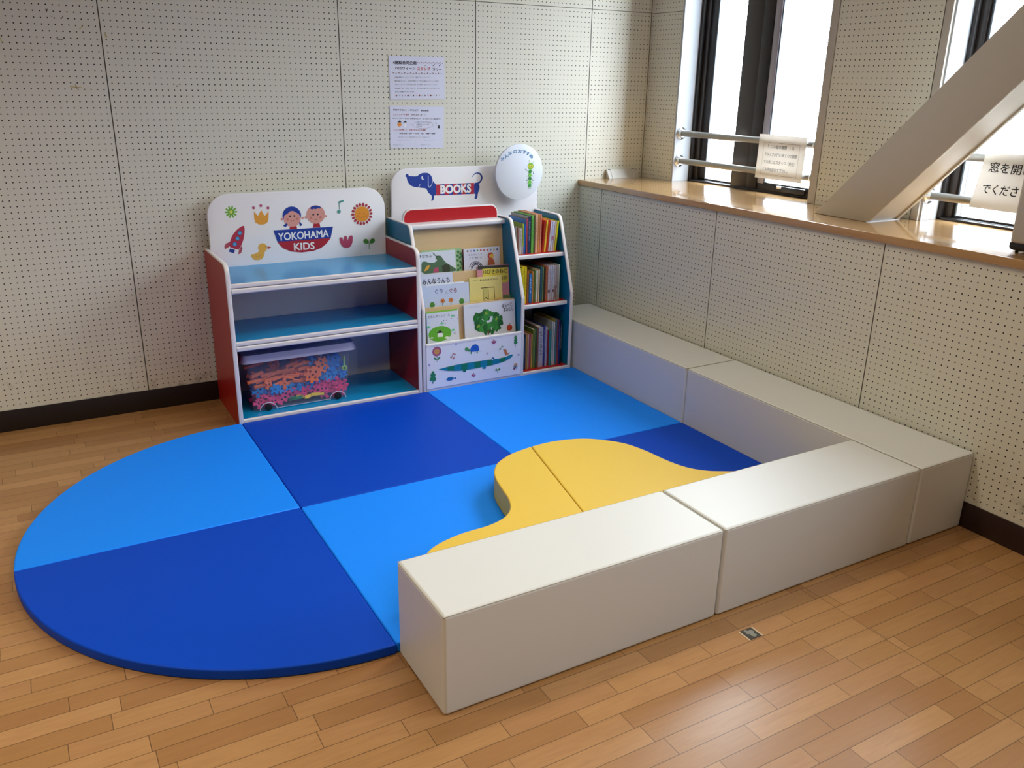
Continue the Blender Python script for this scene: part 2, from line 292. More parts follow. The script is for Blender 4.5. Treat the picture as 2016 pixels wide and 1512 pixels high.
# ---------------------------------------------------------------- pictures and lettering printed on the boards (metres on each board)
ART_TOY=[["s","6cae3a",.0076,[[.1207,.9368],[.1457,.9368]]],["s","6cae3a",.0076,[[.1207,.9368],[.1409,.9515]]],["s","6cae3a",.0076,[[.1207,.9368],[.1284,.9606]]],["s","6cae3a",.0076,[[.1207,.9368],[.113,.9606]]],["s","6cae3a",.0076,[[.1207,.9368],[.1005,.9515]]],["s","6cae3a",.0076,[[.1207,.9368],[.0957,.9368]]],["s","6cae3a",.0076,[[.1207,.9368],[.1005,.9221]]],["s","6cae3a",.0076,[[.1207,.9368],[.113,.9131]]],["s","6cae3a",.0076,[[.1207,.9368],[.1284,.9131]]],["s","6cae3a",.0076,[[.1207,.9368],[.1409,.9221]]],["o","6cae3a",.1207,.9368,.0141,.0141,0],["o","d9dc6a",.1207,.9368,.0076,.0076,0],["o","b65a78",.2259,.9508,.0071,.0071,0],["o","b65a78",.2608,.9588,.0071,.0071,0],["o","b65a78",.2938,.9466,.0072,.0072,0],["p","e6a03c",[[.2261,.9342],[.243,.9111],[.2608,.9378],[.2752,.9092],[.296,.932],[.2919,.8942],[.2849,.8767],[.2697,.8693],[.2463,.8702],[.2293,.8802],[.225,.901]]],["p","b0505e",[[.1025,.7979],[.0829,.791],[.0752,.7777],[.0767,.7647],[.096,.7744]]],["p","b0505e",[[.1553,.7772],[.1584,.7629],[.1499,.741],[.1361,.7353],[.1415,.7585]]],["p","2b3f8f",[[.1008,.7673],[.1223,.7584],[.117,.7419],[.0928,.7522]]],["p","b4304a",[[.1752,.8646],[.176,.8575],[.1761,.8531],[.1756,.8467],[.1748,.8407],[.1728,.8287],[.1714,.8221],[.1693,.8142],[.1671,.8077],[.1627,.7959],[.1601,.7898],[.1569,.7833],[.1541,.7785],[.1489,.7708],[.1462,.7671],[.1436,.7637],[.1419,.7618],[.1393,.7594],[.1365,.759],[.1307,.7602],[.1238,.7627],[.1091,.7689],[.1027,.7725],[.0984,.7771],[.0976,.7811],[.0995,.7886],[.1009,.7932],[.1033,.7996],[.1059,.8056],[.1113,.8172],[.1147,.8234],[.1193,.8304],[.1238,.8359],[.1325,.8453],[.1371,.85],[.1425,.8546],[.1467,.8577],[.1539,.8622],[.1577,.8644],[.1619,.8664],[.1649,.8677],[.17,.8694],[.1723,.8693],[.1743,.8675]]],["o","26507c",.1523,.8362,.0105,.0105,0],["o","58a0d8",.1523,.8362,.0083,.0083,0],["o","26507c",.1391,.8109,.0105,.0105,0],["o","58a0d8",.1391,.8109,.0083,.0083,0],["o","26507c",.1242,.7851,.0106,.0106,0],["o","58a0d8",.1242,.7851,.0083,.0083,0],["o","e9b04c",.2529,.7584,.0215,.0215,0],["p","e9b04c",[[.2001,.7312],[.2051,.7308],[.2082,.731],[.2127,.7321],[.217,.7335],[.2253,.737],[.2294,.7392],[.2334,.7423],[.2359,.7453],[.2394,.7512],[.2419,.7537],[.2459,.7554],[.2501,.7558],[.2586,.7551],[.2621,.754],[.2643,.751],[.2644,.7474],[.2626,.7393],[.2616,.7351],[.2604,.7307],[.2595,.7276],[.2578,.7226],[.2567,.7198],[.255,.7165],[.2533,.7138],[.2499,.7089],[.2476,.7065],[.2441,.7043],[.2407,.703],[.2338,.7013],[.23,.7007],[.2252,.7006],[.2212,.7011],[.2138,.7025],[.2102,.7037],[.2065,.7058],[.2041,.7081],[.2004,.7129],[.1988,.7157],[.1974,.719],[.1967,.7218],[.1962,.727],[.1965,.7293],[.1979,.7309]]],["p","c23838",[[.2759,.7641],[.2948,.7581],[.2788,.7501]]],["o","2a2320",.2695,.7617,.0023,.0023,0],["s","b98030",.0017,[[.2172,.7213],[.2251,.7155],[.2338,.7182],[.2389,.7253]]],["p","b01f30",[[.3947,.8596],[.4237,.8607],[.4275,.8392],[.3891,.8389]]],["p","b01f30",[[.5116,.8591],[.5408,.8591],[.5443,.8385],[.5056,.8387]]],["o","dc9c93",.3561,.8893,.0062,.0062,0],["o","dc9c93",.4577,.8888,.0063,.0063,0],["o","103a9c",.4059,.9033,.0454,.0445,0],["o","dc9c93",.4065,.8874,.0415,.0384,0],["p","103a9c",[[.3658,.9111],[.369,.919],[.3712,.9232],[.3745,.9277],[.3778,.9312],[.3844,.9369],[.3881,.9395],[.3925,.9419],[.3962,.9431],[.4029,.9443],[.4066,.9447],[.4111,.9447],[.4148,.9442],[.4216,.9428],[.4253,.9416],[.4296,.9393],[.4332,.9366],[.4394,.931],[.4426,.9276],[.4458,.9229],[.4479,.9186],[.4511,.9102],[.4516,.9069],[.45,.9055],[.4467,.9064],[.4386,.9106],[.4344,.9128],[.4299,.9154],[.4265,.9174],[.4209,.921],[.4181,.923],[.4152,.9255],[.4131,.9276],[.4098,.9314],[.408,.9326],[.4056,.9323],[.4035,.9307],[.3997,.926],[.3973,.9235],[.394,.9206],[.3908,.9182],[.3848,.9141],[.3814,.912],[.3774,.9099],[.3741,.9084],[.3682,.9061],[.3659,.906],[.365,.9079]]],["p","103a9c",[[.3775,.8693],[.3827,.8615],[.3721,.8497],[.3594,.8573]]],["p","103a9c",[[.4388,.8683],[.4447,.8702],[.4548,.8547],[.4422,.8497]]],["o","dc9c93",.4742,.8913,.0063,.0063,0],["o","dc9c93",.5744,.8911,.0063,.0063,0],["o","dc9c93",.5244,.9021,.047,.0452,0],["p","103a9c",[[.4958,.9346],[.5093,.9441],[.5271,.946],[.5446,.9422],[.5548,.9331],[.5439,.9297],[.5334,.9325],[.526,.9272],[.5173,.9311],[.5071,.9271]]],["o","2a1d1a",.3965,.9015,.0045,.0045,0],["o","2a1d1a",.4184,.9014,.0045,.0045,0],["o","cf7f72",.3834,.887,.0062,.0062,0],["o","cf7f72",.4307,.8865,.0062,.0062,0],["s","8d4038",.0023,[[.3979,.8805],[.4034,.8773],[.4092,.877],[.4147,.8812]]],["o","2a1d1a",.512,.9022,.0046,.0046,0],["o","2a1d1a",.5345,.9021,.0046,.0046,0],["o","cf7f72",.4987,.8875,.0063,.0063,0],["o","cf7f72",.5472,.887,.0063,.0063,0],["s","8d4038",.0023,[[.5136,.8809],[.5193,.8777],[.5252,.8773],[.5308,.8816]]],["p","103a9c",[[.3112,.8384],[.6087,.8373],[.5934,.7814],[.3268,.7815]]],["p","b01f30",[[.3268,.7815],[.5934,.7814],[.5693,.7536],[.541,.7351],[.5013,.7235],[.4416,.7206],[.3895,.7299],[.3531,.7479],[.3371,.7652]]],["t","f4f2f0","YOKOHAMA",.3317,.7857,.2529,.0376,.5,2],["t","f4f2f0","KIDS",.4049,.7328,.1041,.037,-.9,2],["o","4d9c98",.643,.9092,.01,.0087,0],["s","4d9c98",.0035,[[.6479,.9107],[.6449,.9571]]],["p","4d9c98",[[.6412,.9556],[.6476,.961],[.6721,.9662],[.6692,.9571],[.647,.9501]]],["o","b03040",.8111,.8907,.0062,.0082,-90],["o","b03040",.8082,.9072,.0062,.0082,-70],["o","b03040",.7998,.9217,.0062,.0082,-50],["o","b03040",.787,.9325,.0062,.0082,-30],["o","b03040",.7712,.9382,.0062,.0082,-10],["o","b03040",.7545,.9382,.0062,.0082,10],["o","b03040",.7388,.9325,.0062,.0082,30],["o","b03040",.7259,.9217,.0062,.0082,50],["o","b03040",.7176,.9072,.0062,.0082,70],["o","b03040",.7147,.8907,.0062,.0082,90],["o","b03040",.7176,.8742,.0062,.0082,110],["o","b03040",.7259,.8597,.0062,.0082,130],["o","b03040",.7388,.849,.0062,.0082,150],["o","b03040",.7545,.8433,.0062,.0082,170],["o","b03040",.7712,.8433,.0062,.0082,190],["o","b03040",.787,.849,.0062,.0082,210],["o","b03040",.7998,.8597,.0062,.0082,230],["o","b03040",.8082,.8742,.0062,.0082,250],["o","e8962e",.7629,.8907,.0388,.0388,0],["o","7a3020",.753,.8937,.0029,.0029,0],["o","7a3020",.773,.8925,.0029,.0029,0],["s","9a4a20",.0018,[[.7511,.8784],[.759,.8733],[.7678,.8745],[.7717,.8784]]],["o","e07e3a",.7406,.882,.0053,.0053,0],["o","e07e3a",.7856,.8794,.0053,.0053,0],["p","b84668",[[.641,.7815],[.6502,.7809],[.6546,.7759],[.6587,.7617],[.6606,.7629],[.6623,.7806],[.6659,.7865],[.6752,.7866],[.6784,.781],[.6786,.7642],[.6815,.7644],[.6898,.7817],[.6959,.7872],[.706,.7865],[.7087,.7791],[.7069,.7578],[.7039,.7462],[.6965,.7331],[.6899,.7279],[.6774,.7252],[.6691,.726],[.6567,.7309],[.6504,.7365],[.6436,.7485],[.6407,.7583],[.6386,.7759]]],["o","4c8a3a",.7787,.7513,.0156,.012,-30],["o","4c8a3a",.8118,.7507,.0157,.0121,30],["s","4c8a3a",.003,[[.7943,.7441],[.7942,.7096]]]]
ART_BOOKS=[["o","103a9c",1.0185,1.0701,.0088,.0088,0],["p","103a9c",[[1.019,1.0658],[1.0236,1.0668],[1.0274,1.0671],[1.0344,1.067],[1.0423,1.0665],[1.0589,1.0651],[1.0668,1.065],[1.0739,1.0658],[1.0778,1.0674],[1.0825,1.0714],[1.0854,1.0734],[1.0895,1.0755],[1.0933,1.077],[1.1006,1.0794],[1.1052,1.0804],[1.1113,1.081],[1.1171,1.081],[1.1283,1.0805],[1.1339,1.0796],[1.1397,1.0774],[1.1438,1.0747],[1.15,1.0688],[1.1531,1.0652],[1.1561,1.0604],[1.1581,1.0559],[1.1609,1.0472],[1.1627,1.0428],[1.165,1.0381],[1.1672,1.0347],[1.1714,1.0292],[1.1735,1.0265],[1.1757,1.024],[1.1773,1.0225],[1.1799,1.0204],[1.181,1.0173],[1.1817,1.0099],[1.1819,1.0006],[1.1816,.9803],[1.1809,.9712],[1.1791,.9644],[1.1769,.9622],[1.1719,.9622],[1.1698,.9616],[1.1683,.9596],[1.1679,.9571],[1.1682,.9513],[1.1681,.9483],[1.1675,.9452],[1.1665,.9429],[1.1643,.9394],[1.1628,.9378],[1.1606,.9365],[1.1584,.9361],[1.1538,.9359],[1.1521,.9362],[1.1512,.9373],[1.1516,.9388],[1.1536,.9421],[1.1545,.9444],[1.1551,.9479],[1.1553,.9513],[1.1552,.9583],[1.1544,.9618],[1.1521,.9657],[1.1491,.9685],[1.1423,.973],[1.1389,.976],[1.1353,.9804],[1.1327,.9848],[1.1286,.9936],[1.1256,.9977],[1.1207,1.0011],[1.1156,1.0027],[1.105,1.0041],[1.0988,1.0049],[1.0905,1.006],[1.083,1.007],[1.0688,1.009],[1.0615,1.0103],[1.0539,1.0124],[1.0485,1.0145],[1.0399,1.0188],[1.0355,1.0215],[1.0311,1.0254],[1.0281,1.029],[1.0235,1.0362],[1.0213,1.0402],[1.0193,1.0453],[1.018,1.0497],[1.0164,1.0578],[1.0162,1.0615],[1.0171,1.0645]]],["s","eeeef6",.0026,[[1.1367,1.0643],[1.1364,1.0152],[1.1439,1.0054],[1.156,1.0187],[1.1635,1.0422]]],["o","eeeef6",1.1079,1.0564,.01,.01,0],["o","103a9c",1.1138,1.0583,.0089,.0089,0],["s","eeeef6",.0021,[[1.0753,1.0072],[1.0854,1.0136],[1.0897,1.025]]],["p","bb2140",[[1.1821,1.0187],[1.2064,1.0187],[1.2057,.9624],[1.1813,.9627]]],["p","103a9c",[[1.2064,1.0187],[1.2309,1.0187],[1.2302,.9621],[1.2057,.9624]]],["p","bb2140",[[1.2309,1.0187],[1.2554,1.0187],[1.2549,.9619],[1.2302,.9621]]],["p","103a9c",[[1.2554,1.0187],[1.2801,1.0188],[1.2796,.9616],[1.2549,.9619]]],["p","bb2140",[[1.2801,1.0188],[1.3049,1.0188],[1.3045,.9613],[1.2796,.9616]]],["p","103a9c",[[1.3049,1.0188],[1.3298,1.0188],[1.3296,.961],[1.3045,.9613]]],["p","bb2140",[[1.3298,1.0188],[1.3549,1.0189],[1.3548,.9608],[1.3296,.961]]],["p","103a9c",[[1.3549,1.0189],[1.3801,1.0189],[1.3801,.9605],[1.3548,.9608]]],["p","bb2140",[[1.3801,1.0189],[1.4054,1.0189],[1.4055,.9602],[1.3801,.9605]]],["p","103a9c",[[1.4096,1.0193],[1.4227,1.0191],[1.4294,1.0161],[1.4362,1.0073],[1.4385,1.0006],[1.4385,.9891],[1.4366,.9809],[1.431,.968],[1.4284,.9582],[1.4262,.9418],[1.4229,.9354],[1.4154,.9324],[1.4117,.9326],[1.4083,.9361],[1.4087,.9405],[1.4132,.9502],[1.4143,.9547],[1.4132,.9587],[1.4113,.9601],[1.4068,.9603],[1.4053,.9722],[1.4052,1.0076]]],["s","103a9c",.0087,[[1.4271,1.0158],[1.4365,1.0187],[1.444,1.0244],[1.449,1.0313],[1.4521,1.0393],[1.4521,1.0475],[1.4495,1.0546],[1.4451,1.0608],[1.4395,1.0653]]],["s","103a9c",.0065,[[1.4395,1.0653],[1.4332,1.0682],[1.4263,1.0696]]],["s","103a9c",.0049,[[1.4263,1.0696],[1.4188,1.0693],[1.4114,1.0668],[1.4052,1.0622]]],["s","103a9c",.0032,[[1.4052,1.0622],[1.3989,1.057],[1.3946,1.0507]]],["t","f6f4f6","BOOKS",1.2054,.969,.1824,.0461,-.4,4]]
ART_DISC=[["t","3a7fae","み",1.5383,1.1299,.0246,.0192,35,3],["t","3a7fae","ん",1.5616,1.1444,.0246,.0192,30,3],["t","3a7fae","な",1.5807,1.1608,.0246,.0192,20,3],["t","3a7fae","の",1.6083,1.1703,.0246,.0193,6,3],["t","3a7fae","お",1.6362,1.1728,.0247,.0193,-4,3],["t","3a7fae","す",1.6634,1.1706,.0248,.0194,-14,3],["t","3a7fae","す",1.6849,1.1647,.0249,.0195,-24,3],["t","3a7fae","め",1.7062,1.1519,.025,.0196,-32,3],["s","8aa070",.0016,[[1.7122,1.1203],[1.7086,1.1331]]],["o","8aa070",1.7086,1.1331,.0018,.0018,0],["s","8aa070",.0016,[[1.7303,1.1182],[1.7383,1.1288]]],["o","8aa070",1.7383,1.1288,.0019,.0019,0],["s","4c8a50",.0014,[[1.7051,1.0754],[1.6967,1.0791],[1.6897,1.0856]]],["s","4c8a50",.0014,[[1.7287,1.0758],[1.7358,1.0732],[1.738,1.0645]]],["s","4c8a50",.0014,[[1.7057,1.0544],[1.7002,1.0511],[1.697,1.0454]]],["s","4c8a50",.0014,[[1.7265,1.056],[1.7336,1.0511],[1.7355,1.0445]]],["s","4c8a50",.0014,[[1.7062,1.0357],[1.6993,1.0325],[1.6967,1.0279]]],["s","4c8a50",.0014,[[1.7284,1.0361],[1.7327,1.0324],[1.7351,1.0272]]],["s","4c8a50",.0014,[[1.7067,1.017],[1.6998,1.0138],[1.6966,1.0069]]],["s","4c8a50",.0014,[[1.7276,1.0162],[1.7333,1.0113],[1.7354,1.006]]],["s","4c8a50",.0014,[[1.7116,.9886],[1.7117,.9839],[1.7082,.9808]]],["s","4c8a50",.0014,[[1.72,.9883],[1.7215,.9835],[1.7244,.9806]]],["o","2e6a5a",1.6897,1.0856,.0032,.0032,0],["o","2e6a5a",1.738,1.0638,.0033,.0033,0],["o","2e6a5a",1.6967,1.0272,.0033,.0033,0],["o","2e6a5a",1.7354,1.0267,.0033,.0033,0],["o","2f8a3c",1.7163,1.0727,.0105,.0105,0],["o","6fbf46",1.716,1.0541,.0105,.0105,0],["o","2f7a3c",1.7165,1.0354,.0105,.0105,0],["o","6fbf46",1.7156,1.0167,.0106,.0106,0],["o","3f9a46",1.7155,.9983,.0106,.0106,0],["o","86bd34",1.7191,1.1016,.0185,.0185,0],["o","d6d34a",1.7122,1.1021,.0079,.0079,0],["o","d6d34a",1.7261,1.1002,.0079,.0079,0],["o","1d2410",1.7122,1.1025,.0025,.0025,0],["o","1d2410",1.7255,1.1007,.0026,.0026,0],["s","5a7a20",.0009,[[1.7125,1.0918],[1.7186,1.0898],[1.7247,1.0919]]]]
ART_FRONT=[["o","a8567e",1.0076,.2402,.0058,.0058,-90],["o","a8567e",1.0049,.2503,.0058,.0058,-60],["o","a8567e",.9975,.2577,.0058,.0058,-30],["o","a8567e",.9874,.2604,.0058,.0058,0],["o","a8567e",.9773,.2577,.0058,.0058,30],["o","a8567e",.9699,.2503,.0058,.0058,60],["o","a8567e",.9672,.2402,.0058,.0058,90],["o","a8567e",.9699,.2301,.0058,.0058,120],["o","a8567e",.9773,.2227,.0058,.0058,150],["o","a8567e",.9874,.2199,.0058,.0058,180],["o","a8567e",.9975,.2227,.0058,.0058,210],["o","a8567e",1.0049,.2301,.0058,.0058,240],["o","a8567e",.9874,.2402,.019,.019,0],["o","d99a50",.9874,.2402,.0153,.0153,0],["o","6a4030",.9822,.2394,.0012,.0012,0],["o","6a4030",.9928,.2385,.0012,.0012,0],["s","3f8a5a",.0025,[[.9876,.2146],[.9872,.1862]]],["o","3f8a5a",.9778,.2031,.0099,.0049,-40],["o","3f8a5a",.9978,.2023,.0099,.0049,40],["s","7f9ed6",.0015,[[1.0958,.2637],[1.1026,.2637]]],["s","7f9ed6",.0015,[[1.0958,.2637],[1.1006,.2686]]],["s","7f9ed6",.0015,[[1.0958,.2637],[1.0958,.2705]]],["s","7f9ed6",.0015,[[1.0958,.2637],[1.0909,.2686]]],["s","7f9ed6",.0015,[[1.0958,.2637],[1.089,.2637]]],["s","7f9ed6",.0015,[[1.0958,.2637],[1.0909,.2589]]],["s","7f9ed6",.0015,[[1.0958,.2637],[1.0958,.257]]],["s","7f9ed6",.0015,[[1.0958,.2637],[1.1006,.2589]]],["s","c0a8b8",.0016,[[1.2769,.1891],[1.2839,.1891]]],["s","c0a8b8",.0016,[[1.2769,.1891],[1.2819,.194]]],["s","c0a8b8",.0016,[[1.2769,.1891],[1.2769,.1961]]],["s","c0a8b8",.0016,[[1.2769,.1891],[1.2719,.194]]],["s","c0a8b8",.0016,[[1.2769,.1891],[1.2699,.1891]]],["s","c0a8b8",.0016,[[1.2769,.1891],[1.2719,.1841]]],["s","c0a8b8",.0016,[[1.2769,.1891],[1.2769,.1821]]],["s","c0a8b8",.0016,[[1.2769,.1891],[1.2819,.1841]]],["s","8a88c8",.0016,[[1.4672,.155],[1.4744,.155]]],["s","8a88c8",.0016,[[1.4672,.155],[1.4723,.1601]]],["s","8a88c8",.0016,[[1.4672,.155],[1.4672,.1622]]],["s","8a88c8",.0016,[[1.4672,.155],[1.4621,.1601]]],["s","8a88c8",.0016,[[1.4672,.155],[1.46,.155]]],["s","8a88c8",.0016,[[1.4672,.155],[1.4621,.1499]]],["s","8a88c8",.0016,[[1.4672,.155],[1.4672,.1478]]],["s","8a88c8",.0016,[[1.4672,.155],[1.4723,.1499]]],["s","a890c0",.0015,[[.9436,.1747],[.9503,.1747]]],["s","a890c0",.0015,[[.9436,.1747],[.9483,.1795]]],["s","a890c0",.0015,[[.9436,.1747],[.9436,.1815]]],["s","a890c0",.0015,[[.9436,.1747],[.9388,.1795]]],["s","a890c0",.0015,[[.9436,.1747],[.9368,.1747]]],["s","a890c0",.0015,[[.9436,.1747],[.9388,.1699]]],["s","a890c0",.0015,[[.9436,.1747],[.9436,.168]]],["s","a890c0",.0015,[[.9436,.1747],[.9483,.1699]]],["o","b5706e",1.0666,.1992,.0053,.0053,0],["o","b5706e",1.0794,.1911,.0053,.0053,0],["s","b5706e",.0019,[[1.0716,.1994],[1.0767,.2174]]],["s","b5706e",.0019,[[1.0847,.1913],[1.0905,.2114]]],["s","b5706e",.005,[[1.0767,.2168],[1.0911,.2113]]],["s","4f9a5a",.0063,[[1.1822,.2135],[1.1822,.2018]]],["s","4f9a5a",.0063,[[1.2177,.2132],[1.2177,.2019]]],["s","2a5a90",.0019,[[1.2261,.2152],[1.2323,.208],[1.2381,.2094]]],["p","4f9a5a",[[1.1454,.2325],[1.1463,.235],[1.1469,.2362],[1.148,.2373],[1.1491,.238],[1.1515,.2389],[1.1529,.2392],[1.1548,.2392],[1.1564,.2389],[1.1594,.238],[1.161,.2374],[1.1628,.2364],[1.1642,.2353],[1.1666,.233],[1.168,.2317],[1.1696,.2299],[1.1711,.2282],[1.1737,.225],[1.1749,.2232],[1.1757,.221],[1.1759,.2192],[1.1757,.2158],[1.1752,.2145],[1.1741,.214],[1.1727,.2144],[1.1697,.2162],[1.1679,.2171],[1.1655,.2179],[1.1633,.2184],[1.1591,.2191],[1.1569,.2196],[1.1544,.2203],[1.1526,.221],[1.1496,.2225],[1.1482,.2234],[1.1469,.2246],[1.1462,.2258],[1.1454,.2282],[1.1451,.2295],[1.1451,.2311]]],["p","1c5cc0",[[1.1756,.2184],[1.1773,.2252],[1.1783,.2287],[1.1797,.2323],[1.181,.2349],[1.1834,.2391],[1.1849,.2412],[1.1871,.2433],[1.1893,.2448],[1.1935,.247],[1.196,.248],[1.199,.2487],[1.2016,.2489],[1.2065,.2489],[1.2091,.2485],[1.2121,.2475],[1.2146,.2462],[1.2189,.2434],[1.221,.2416],[1.223,.2391],[1.2243,.2366],[1.2261,.2318],[1.227,.229],[1.2278,.2253],[1.2281,.2219],[1.2285,.2155],[1.2265,.2127],[1.22,.2109],[1.2113,.2106],[1.1916,.2116],[1.183,.2127],[1.177,.2153]]],["o","2e78d8",1.1923,.2325,.0035,.0035,0],["o","2e78d8",1.2058,.2369,.0035,.0035,0],["o","2e78d8",1.2176,.2258,.0035,.0035,0],["o","2e78d8",1.199,.219,.0035,.0035,0],["o","2e78d8",1.2126,.2139,.0035,.0035,0],["o","2e78d8",1.1855,.2209,.0035,.0035,0],["o","a8507e",1.3156,.2561,.0046,.0051,0],["o","a8507e",1.3064,.2485,.0046,.0057,30],["o","a8507e",1.3254,.2475,.0046,.0057,-30],["o","a8507e",1.3157,.2441,.0091,.0076,0],["o","2c8050",1.4468,.2601,.0061,.0061,0],["o","2c8050",1.4416,.2544,.0045,.0045,0],["o","2c8050",1.4523,.2507,.0045,.0045,0],["o","2c8050",1.4422,.2405,.0051,.0051,0],["o","2c8050",1.4526,.2392,.0052,.0052,0],["o","2c8050",1.4471,.2473,.0064,.0064,0],["o","2c8050",1.4432,.2263,.0064,.0064,0],["o","2c8050",1.4521,.2251,.0065,.0065,0],["o","2c8050",1.4474,.2328,.0077,.0077,0],["s","2c8050",.0019,[[1.4476,.2199],[1.4466,.202]]],["o","4a8f60",1.353,.2033,.0048,.0048,0],["s","4a8f60",.0016,[[1.3572,.204],[1.3633,.2211]]],["s","4a8f60",.0029,[[1.3633,.2198],[1.3718,.2129]]],["p","c87848",[[1.3782,.1981],[1.382,.1985],[1.384,.1984],[1.3861,.1977],[1.3877,.1966],[1.3902,.1942],[1.3914,.1927],[1.3925,.1905],[1.3931,.1883],[1.3938,.1842],[1.3945,.1819],[1.3959,.1793],[1.3976,.1773],[1.4011,.1736],[1.4027,.1719],[1.4043,.1703],[1.4051,.1694],[1.4061,.1684],[1.4062,.1678],[1.4053,.1672],[1.4037,.1667],[1.3999,.1658],[1.398,.1653],[1.3961,.1646],[1.3948,.1639],[1.3929,.1627],[1.3917,.1625],[1.3901,.1632],[1.3886,.1645],[1.3856,.1679],[1.3841,.1699],[1.3826,.1726],[1.3816,.1752],[1.38,.18],[1.3791,.1827],[1.3781,.1859],[1.3774,.1886],[1.376,.1934],[1.3759,.1956],[1.3767,.1973]]],["s","505a50",.0016,[[1.4053,.1693],[1.4111,.1772]]],["p","5a4a40",[[1.3749,.1938],[1.3696,.1991],[1.377,.1961]]],["p","1583a0",[[.9964,.1444],[1.0455,.1502],[1.0453,.1292],[.9963,.1426]]],["p","167a5a",[[1.0455,.1502],[1.0834,.1533],[1.0832,.1228],[1.0453,.1292]]],["p","1583a0",[[1.0834,.1533],[1.1234,.1549],[1.1232,.1179],[1.0832,.1228]]],["p","167a5a",[[1.1234,.1549],[1.1602,.1551],[1.1602,.1171],[1.1232,.1179]]],["p","1583a0",[[1.1602,.1551],[1.2008,.1549],[1.2009,.1179],[1.1602,.1171]]],["p","167a5a",[[1.2008,.1549],[1.2366,.1541],[1.2368,.1189],[1.2009,.1179]]],["p","1583a0",[[1.2366,.1541],[1.2761,.1541],[1.2764,.1203],[1.2368,.1189]]],["p","167a5a",[[1.2761,.1541],[1.309,.1531],[1.3093,.1209],[1.2764,.1203]]],["p","1583a0",[[1.309,.1531],[1.3509,.1522],[1.3512,.1263],[1.3093,.1209]]],["p","167a5a",[[1.3509,.1522],[1.386,.1549],[1.3864,.1322],[1.3512,.1263]]],["p","1583a0",[[1.386,.1549],[1.4196,.163],[1.4199,.1455],[1.3864,.1322]]],["p","1583a0",[[1.4196,.163],[1.4277,.1635],[1.4311,.1562],[1.4199,.1455]]],["p","167a5a",[[1.1343,.1242],[1.1511,.1232],[1.1511,.1063],[1.1342,.1083]]],["p","1583a0",[[1.2498,.1243],[1.2684,.1231],[1.2685,.107],[1.2499,.1086]]],["o","165a90",1.31,.1549,.009,.009,0],["o","e6e8f0",1.3076,.1527,.0048,.0048,0],["s","125a70",.0013,[[1.3093,.1274],[1.3267,.1312],[1.3388,.1369],[1.3511,.1373]]],["o","2c8558",.9637,.1313,.0081,.0081,0],["o","2c8558",.9571,.1193,.0081,.0081,0],["o","2c8558",.97,.1173,.0081,.0081,0],["o","2c8558",.9636,.122,.0093,.0093,0],["o","2c8558",.9551,.0977,.0103,.0103,0],["o","2c8558",.9713,.0951,.0103,.0103,0],["o","2c8558",.9633,.1049,.0125,.0125,0],["s","3a7a6a",.0041,[[.963,.0877],[.9622,.0734]]],["o","2f7ab8",1.0597,.0834,.0209,.0095,2],["p","2f7ab8",[[1.0796,.0825],[1.094,.0885],[1.0932,.0759]]],["s","1c4f90",.0025,[[1.0498,.0919],[1.0471,.0854],[1.0497,.0777]]],["s","1c4f90",.0025,[[1.0597,.0904],[1.057,.0838],[1.0596,.0761]]],["s","1c4f90",.0025,[[1.0697,.0888],[1.067,.0822],[1.0696,.0745]]],["o","a8578a",1.1958,.0892,.0045,.0045,0],["o","a8578a",1.1883,.0824,.0045,.0045,0],["o","a8578a",1.2033,.08,.0045,.0045,0],["o","a8578a",1.1958,.0738,.0045,.0045,0],["o","d08aa0",1.1958,.0812,.0029,.0029,0],["o","4f8f4c",1.3317,.091,.0066,.0055,-30],["o","4f8f4c",1.3489,.0907,.0066,.0055,30],["s","4f8f4c",.002,[[1.3401,.0865],[1.3396,.0729]]],["o","cf9a72",1.4493,.1001,.0105,.0105,0],["s","2c6f8a",.0023,[[1.4471,.0883],[1.4602,.0883]]],["s","2c6f8a",.0023,[[1.4471,.0883],[1.4553,.0986]]],["s","2c6f8a",.0023,[[1.4471,.0883],[1.4441,.1011]]],["s","2c6f8a",.0023,[[1.4471,.0883],[1.4352,.094]]],["s","2c6f8a",.0023,[[1.4471,.0883],[1.4352,.0825]]],["s","2c6f8a",.0023,[[1.4471,.0883],[1.4441,.0754]]],["s","2c6f8a",.0023,[[1.4471,.0883],[1.4553,.078]]],["o","a04058",1.4418,.0802,.0049,.0049,0]]
ART_KABU=[["p","4c6d50",[[.9969,.1943],[1.0082,.1962],[1.0171,.1946],[1.0324,.1882],[1.0428,.1859],[1.0585,.1854],[1.0676,.1873],[1.0791,.1936],[1.0804,.1978],[1.0729,.2042],[1.0721,.2085],[1.0772,.2153],[1.0837,.2177],[1.098,.2179],[1.1048,.215],[1.1106,.2059],[1.1155,.1987],[1.1244,.1864],[1.1393,.1745],[1.1752,.151],[1.1874,.1408],[1.188,.1337],[1.1673,.1318],[1.105,.1333],[1.0653,.1334],[1.008,.1323],[.9899,.1443],[.9923,.1813]]],["p","3a5a45",[[1.0565,.2385],[1.0667,.2329],[1.0739,.2204],[1.1028,.218],[1.0761,.2144],[1.0637,.226]]],["p","d9a03a",[[1.0051,.1458],[1.0163,.1654],[1.0291,.1772],[1.0393,.1725],[1.0304,.1569],[1.0152,.1477]]],["p","b24a6e",[[1.0592,.1544],[1.0702,.1607],[1.0861,.1607],[1.0862,.1351],[1.0553,.1336]]],["p","38402f",[[1.105,.1649],[1.1268,.1727],[1.1481,.1684],[1.1522,.1462],[1.1487,.1319],[1.1085,.1336]]],["t","1c1c1c","おおきなかぶ",.941,.2169,.1115,.015,-1.8,1]]
